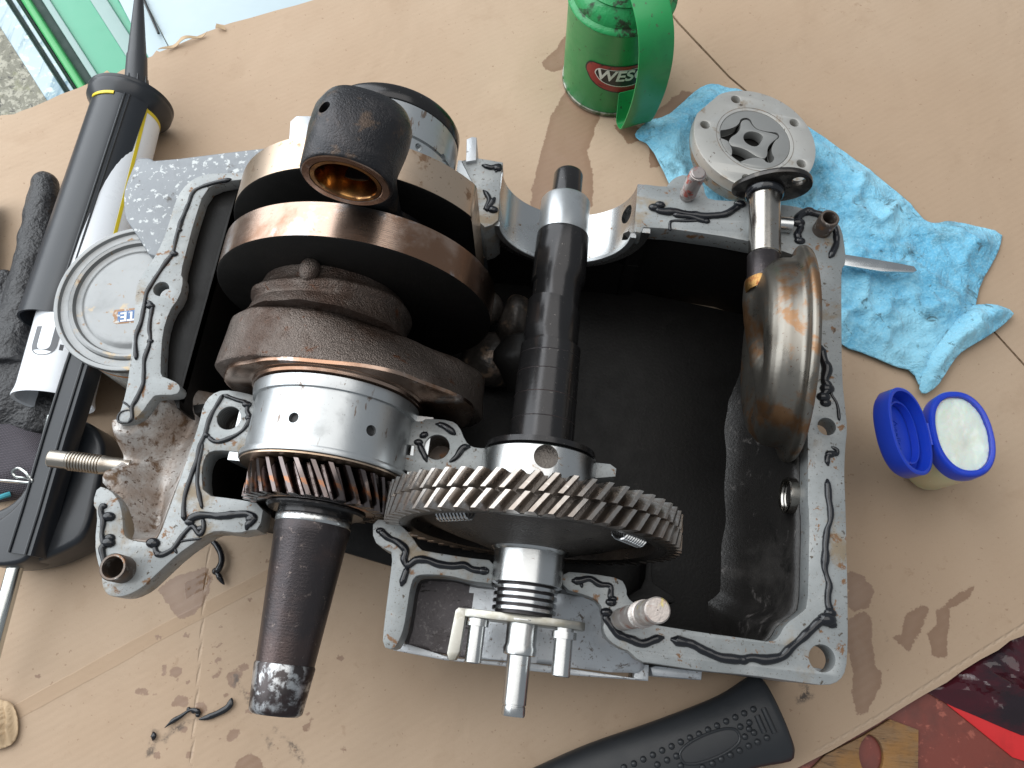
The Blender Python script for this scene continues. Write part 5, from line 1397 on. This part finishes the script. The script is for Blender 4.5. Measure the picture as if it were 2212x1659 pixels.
# cartridge held in the gun
cart = thing("sealant_cartridge", (GZ_.x, GZ_.y, 0), "white sealant cartridge with a long dark nozzle, held in the black gun", "cartridge")
RC = .0340
CE = P(116, 868, gz + .001)
cl = (CE - GA).length; cax = (CE - GA).normalized()
link("cartridge_tube", lathe(GA, cax, [(.012, RC), (cl - .012, RC), (cl - .006, RC + .0006), (cl, RC + .0022), (cl + .0012, RC + .0018), (cl, RC - .0012), (cl - .020, RC - .0015)], 72, (True, False)), M['white_tube'], cart)
link("piston", lathe(GA, cax, [(cl - .021, RC - .001), (cl - .020, RC - .0015), (cl - .019, .02), (cl - .024, .010), (cl - .024, .0005)], 48, (False, False)), M['cup'], cart)
link("yellow_band", lathe(GA, cax, [(.0125, RC + .0002), (.026, RC + .0002)], 72, (False, False)), M['yellow'], cart)
dd = [gsd * math.cos(math.radians(a)) + gup * math.sin(math.radians(a)) for a in range(147, 154)]
link("yellow_stripe", loft([[GA + cax * t + d * (RC + .0004) for d in dd] + [GA + cax * t + d * (RC - .001) for d in dd[::-1]] for t in (.014, cl * .55)]), M['yellow'], cart)
nl = P(302, -60, .085)
nb = P(293, 205, gz + .002); nd = (nl - nb); nll = nd.length
link("nozzle", lathe(nb, nd, [(-.004, .0135), (.004, .0130), (.008, .0122), (.045, .0108), (.047, .0098), (nll * .75, .0052), (nll, .0030)], 40), M['nozzle'], cart)
for k in range(8):
    a = k * math.pi / 4 + .2; _, u_, v_ = frame(nd); d = u_ * math.cos(a) + v_ * math.sin(a); ndn = nd.normalized()
    link("nozzle_fin", tube([nb + d * .0130 + ndn * .002, nb + d * .0128 + ndn * .010, nb + d * .0120 + ndn * .020], [.0016, .0014, .0006], 6), M['nozzle'], cart)
tm = text_mesh("U-POL", .040, .0001, .0010)
Xd = None
tt = Matrix.Rotation(math.radians(0), 4, 'Z')
for v in tm.vertices:
    # letters run round the tube, their feet towards the open end
    along = cl * .865 - v.co.y; ang = math.radians(82) + (v.co.x + .046) / RC
    v.co = GA + cax * along + (gsd * math.cos(ang) + gup * math.sin(ang)) * (RC + .0003 + v.co.z)
link("lettering", tm, M['grey_print'], cart, smooth=False)

# ================================================================== PAINT TIN
TH = .106
TC = P(290, 640, TH); TR = .0735
tin = thing("paint_tin", (TC.x, TC.y, 0), "small closed tinplate paint tin beside the left flange of the case", "paint tin")
t3 = (TC.x, TC.y, 0)
link("tin_side", lathe(t3, (0, 0, 1), [(.002, TR - .004), (.003, TR - .0025), (TH - .008, TR - .0025), (TH - .006, TR - .004)], 96), M['tinlabel'], tin)
link("bottom_rim", lathe(t3, (0, 0, 1), [(.0, TR - .004), (.0003, TR - .001), (.0022, TR), (.0045, TR - .001), (.005, TR - .0024)], 96), M['tin'], tin)
link("top_rim", lathe(t3, (0, 0, 1), [(TH - .008, TR - .0024), (TH - .0065, TR), (TH - .003, TR + .0006), (TH, TR - .0002), (TH + .0006, TR - .002), (TH, TR - .0038), (TH - .003, TR - .0050), (TH - .0045, TR - .009), (TH - .0040, TR - .0115)], 96, (False, False)), M['tin'], tin)
lid = link("lid", lathe(t3, (0, 0, 1), [(TH - .0042, TR - .0112), (TH - .0015, TR - .0122), (TH - .0005, TR - .0140), (TH - .0012, TR - .0165), (TH - .0045, TR - .0180), (TH - .0060, TR - .0215), (TH - .0055, TR - .0240), (TH - .0030, TR - .0265), (TH - .0026, TR - .030), (TH - .0030, .0005)], 96, (False, False)), M['tin'], tin)
wv_ = lambda px, py: P2(px, py, TH - .0026)
bdg = [wv_(*q) for q in Z3([(690, 512), (812, 500), (930, 490), (930, 575), (812, 588), (700, 598), (682, 588), (690, 560), (678, 545)])]
link("sticker_border", plate(bdg, [], TH - .0028, TH - .0026, .00005), M['brown_print'], lid)
bdg2 = [wv_(*q) for q in Z3([(712, 524), (812, 512), (920, 502), (920, 566), (812, 578), (708, 588)])]
link("sticker", plate(bdg2, [], TH - .0027, TH - .0024, .00005), M['blue_print'], lid)
tm = text_mesh("WHITE", .0125, .00008, .0003)
c0 = Vector(wv_(*Z3([(806, 546)])[0])); c1 = Vector(wv_(*Z3([(712, 556)])[0])); dirx = (c1 - c0).normalized()
tm.transform(Matrix.Translation((c0.x - dirx.x * .0075, c0.y - dirx.y * .0075, TH - .0023)) @ Matrix.Rotation(math.atan2(dirx.y, dirx.x), 4, 'Z'))
link("sticker_lettering", tm, M['label_white'], lid, smooth=False)

# ================================================================== GLOVE
gl = thing("work_glove", P(40, 800, 0), "black coated work glove with grey knit cuff, under the sealant gun", "glove")
def blobtube(pts, rads, flat=.85):
    return tube(catmull(pts, 5), [rads[min(int(i / 5), len(rads) - 1)] * (1 - (i / 5 % 1)) + rads[min(int(i / 5) + 1, len(rads) - 1)] * (i / 5 % 1) for i in range((len(pts) - 1) * 5 + 1)], 20, flat)
mes = [blobtube([P(97, 388, .016), P(95, 410, .018), P(88, 460, .019), P(70, 560, .022), P(45, 680, .024), P(20, 790, .026)], [.006, .0150, .0165, .0175, .020, .022]),
       ball(P(97, 398, .017), .0145, (1, 1, .9), 20),
       blobtube([P(5, 590, .016), P(2, 620, .017), P(-15, 690, .02), P(-25, 780, .024)], [.010, .0135, .016, .020]),
       blobtube([P(-30, 425, .016), P(-34, 450, .017), P(-50, 560, .02), P(-60, 740, .024)], [.012, .0155, .017, .020]),
       ball(P(10, 800, .018), .062, (.95, 1.15, .30), 32), ball(P(40, 860, .014), .055, (1, .9, .26), 32)]
gm = join(*mes)
go = bpy.data.objects.new("t", gm); COL.objects.link(go)
rmod = go.modifiers.new("r", 'REMESH'); rmod.mode = 'VOXEL'; rmod.voxel_size = .0022
smod = go.modifiers.new("s", 'SMOOTH'); smod.factor = .5; smod.iterations = 6
dg = bpy.context.evaluated_depsgraph_get(); gm = bpy.data.meshes.new_from_object(go.evaluated_get(dg)); bpy.data.objects.remove(go)
for v in gm.vertices:
    v.co += Vector(noise.noise_vector(v.co * 55)) * .0022
    if v.co.z < .001: v.co.z = .001
link("coated_hand", gm, M['glove'], gl, angle=None)
cf = [P2(x, y, .02) for x, y in ((-60, 880), (0, 868), (70, 900), (130, 960), (135, 1020), (110, 1050), (60, 1062), (0, 1072), (-60, 1080))]
cfp = chaikin(cf, 1)
link("knit_cuff", sheet(cfp, .004, lambda X, Y: .005 + .022 * np.clip(np.abs(sdf(cfp, X, Y)) / .02, 0, 1) ** .5 + .002 * fbm(X, Y, 30, 3, 2), .004), M['knit'], gl, angle=None)
link("cuff_edge", tube([P(-40, 1082, .012), P(0, 1074, .016), P(12, 1070, .016), P(22, 1067, .014)], .0026, 8), M['teal'], gl)

# ================================================================== CORNER CLUTTER
wb = [P2(x, y, -.012) for x, y in Z7([(1110, 960), (1340, 1045), (1335, 1420), (420, 1420), (600, 1240), (900, 1090)])]
wh = [P2(x, y, -.012) for x, y in Z7([(925, 1090), (960, 1085), (1010, 1120), (1045, 1180), (1060, 1260), (1045, 1340), (1010, 1400), (940, 1420), (890, 1360), (860, 1260), (870, 1160)])]
tag(link("wood_block", plate(wb, [chaikin(wh, 1)], -.034 + .022, -.0065, .001), M['wood'], None, origin=P(1900, 1600, -.01)), "weathered wood block with a round hole, half under the cardboard corner", "wood block")
rp = [P2(x, y, -.0105) for x, y in Z7([(1500, 730), (1560, 790), (1850, 900), (2212, 1080), (2500, 1200), (2500, 1500), (2212, 1300), (2120, 1270), (1800, 1010), (1600, 850)])]
tag(link("red_sheet", plate(rp, [], -.0115, -.0105, .0002), M['redpaper'], None, origin=P(2150, 1590, -.01)), "bright red paper wedge beside the dark plastic bag, lower right", "paper")
bgp = [P2(x, y, 0.) for x, y in Z7([(1420, 710), (1600, 600), (1700, 540), (1900, 420), (2100, 300), (2300, 180), (2700, 200), (2700, 1100), (2300, 1120), (2100, 1040), (1850, 930), (1650, 850), (1530, 780)])]
bgp = chaikin(bgp, 1)
def bag_z(X, Y):
    d = np.abs(sdf(bgp, X, Y)); r_ = np.abs(fbm(X * .8 + Y, Y, 16, 11, 4))
    return -.011 + np.clip(d / .03, .05, 1) * (.004 + .016 * (1 - 1.8 * r_).clip(0, 1)) * 1.0
bag_o = link("plastic_bag", sheet(bgp, .003, lambda X, Y: np.minimum(bag_z(X, Y), .012), .001), M['bag'], None, origin=P(2180, 1470, 0), angle=30)
tag(bag_o, "crumpled glossy maroon plastic bag past the cardboard corner, lower right", "bag")
cp = chaikin([P2(x, y, .004) for x, y in Z8([(-120, 1200), (0, 1240), (60, 1250), (100, 1330), (108, 1420), (80, 1510), (0, 1545), (-120, 1560)])], 1)
tag(link("crumpled_paper", sheet(cp, .002, lambda X, Y: .002 + np.clip(np.abs(sdf(cp, X, Y)) / .012, .1, 1) * (.006 + .004 * np.sin((X * .93 + Y * .36) * 900 + 6 * fbm(X, Y, 40, 2, 2))), .001), M['paper'], None, origin=P(20, 1560, 0), angle=None), "crumpled brown paper at the lower left edge of the photo", "paper")

# sealant scraps on the cardboard
def scrap(pts, r, lab, flat=.5, blobs=()):
    p = catmull([P(x, y, .001) for x, y in pts], 6); n = len(p)
    rs = [max(.0003, r * min(1, .2 + i / 5, .1 + (n - 1 - i) / 7) * (1 + .5 * noise.noise((i * .11, r * 1e4, 0)))) for i in range(n)]
    me = tube([q + Vector((0, 0, a * flat)) for q, a in zip(p, rs)], rs, 8, flat)
    mes = [me] + [ball(P(*Z8([(bx, by)])[0], br * .5), br, (1, 1, .6), 10) for bx, by, br in blobs]
    tag(link("sealant_scrap", join(*mes), M['rtv'], None, origin=P(*pts[0], 0), angle=None), lab, "sealant scrap", "sealant scraps on the cardboard")
scrap(Z8([(1300, 250), (1340, 275), (1372, 330), (1378, 385), (1360, 430), (1345, 445), (1365, 480), (1390, 525)]), .0030, "curved black sealant strand on the cardboard beside the tapered shaft", .9, [(1335, 440, .0036)])
scrap(Z8([(1435, 1225), (1420, 1275), (1370, 1310), (1300, 1340), (1230, 1360)]), .0028, "flat black sealant smear left of the worn shaft end", .3)
scrap(Z8([(1245, 1318), (1220, 1305), (1180, 1300), (1120, 1340), (1070, 1370), (1020, 1410)]), .0018, "ragged black sealant crumb with a long tail, lower left", .6, [(1200, 1305, .0026), (1225, 1330, .0022), (1168, 1295, .002), (1065, 1372, .0018)])
scrap(Z8([(950, 1435), (955, 1465), (945, 1490)]), .0030, "tiny black sealant crumb near the bottom edge of the cardboard", .5)
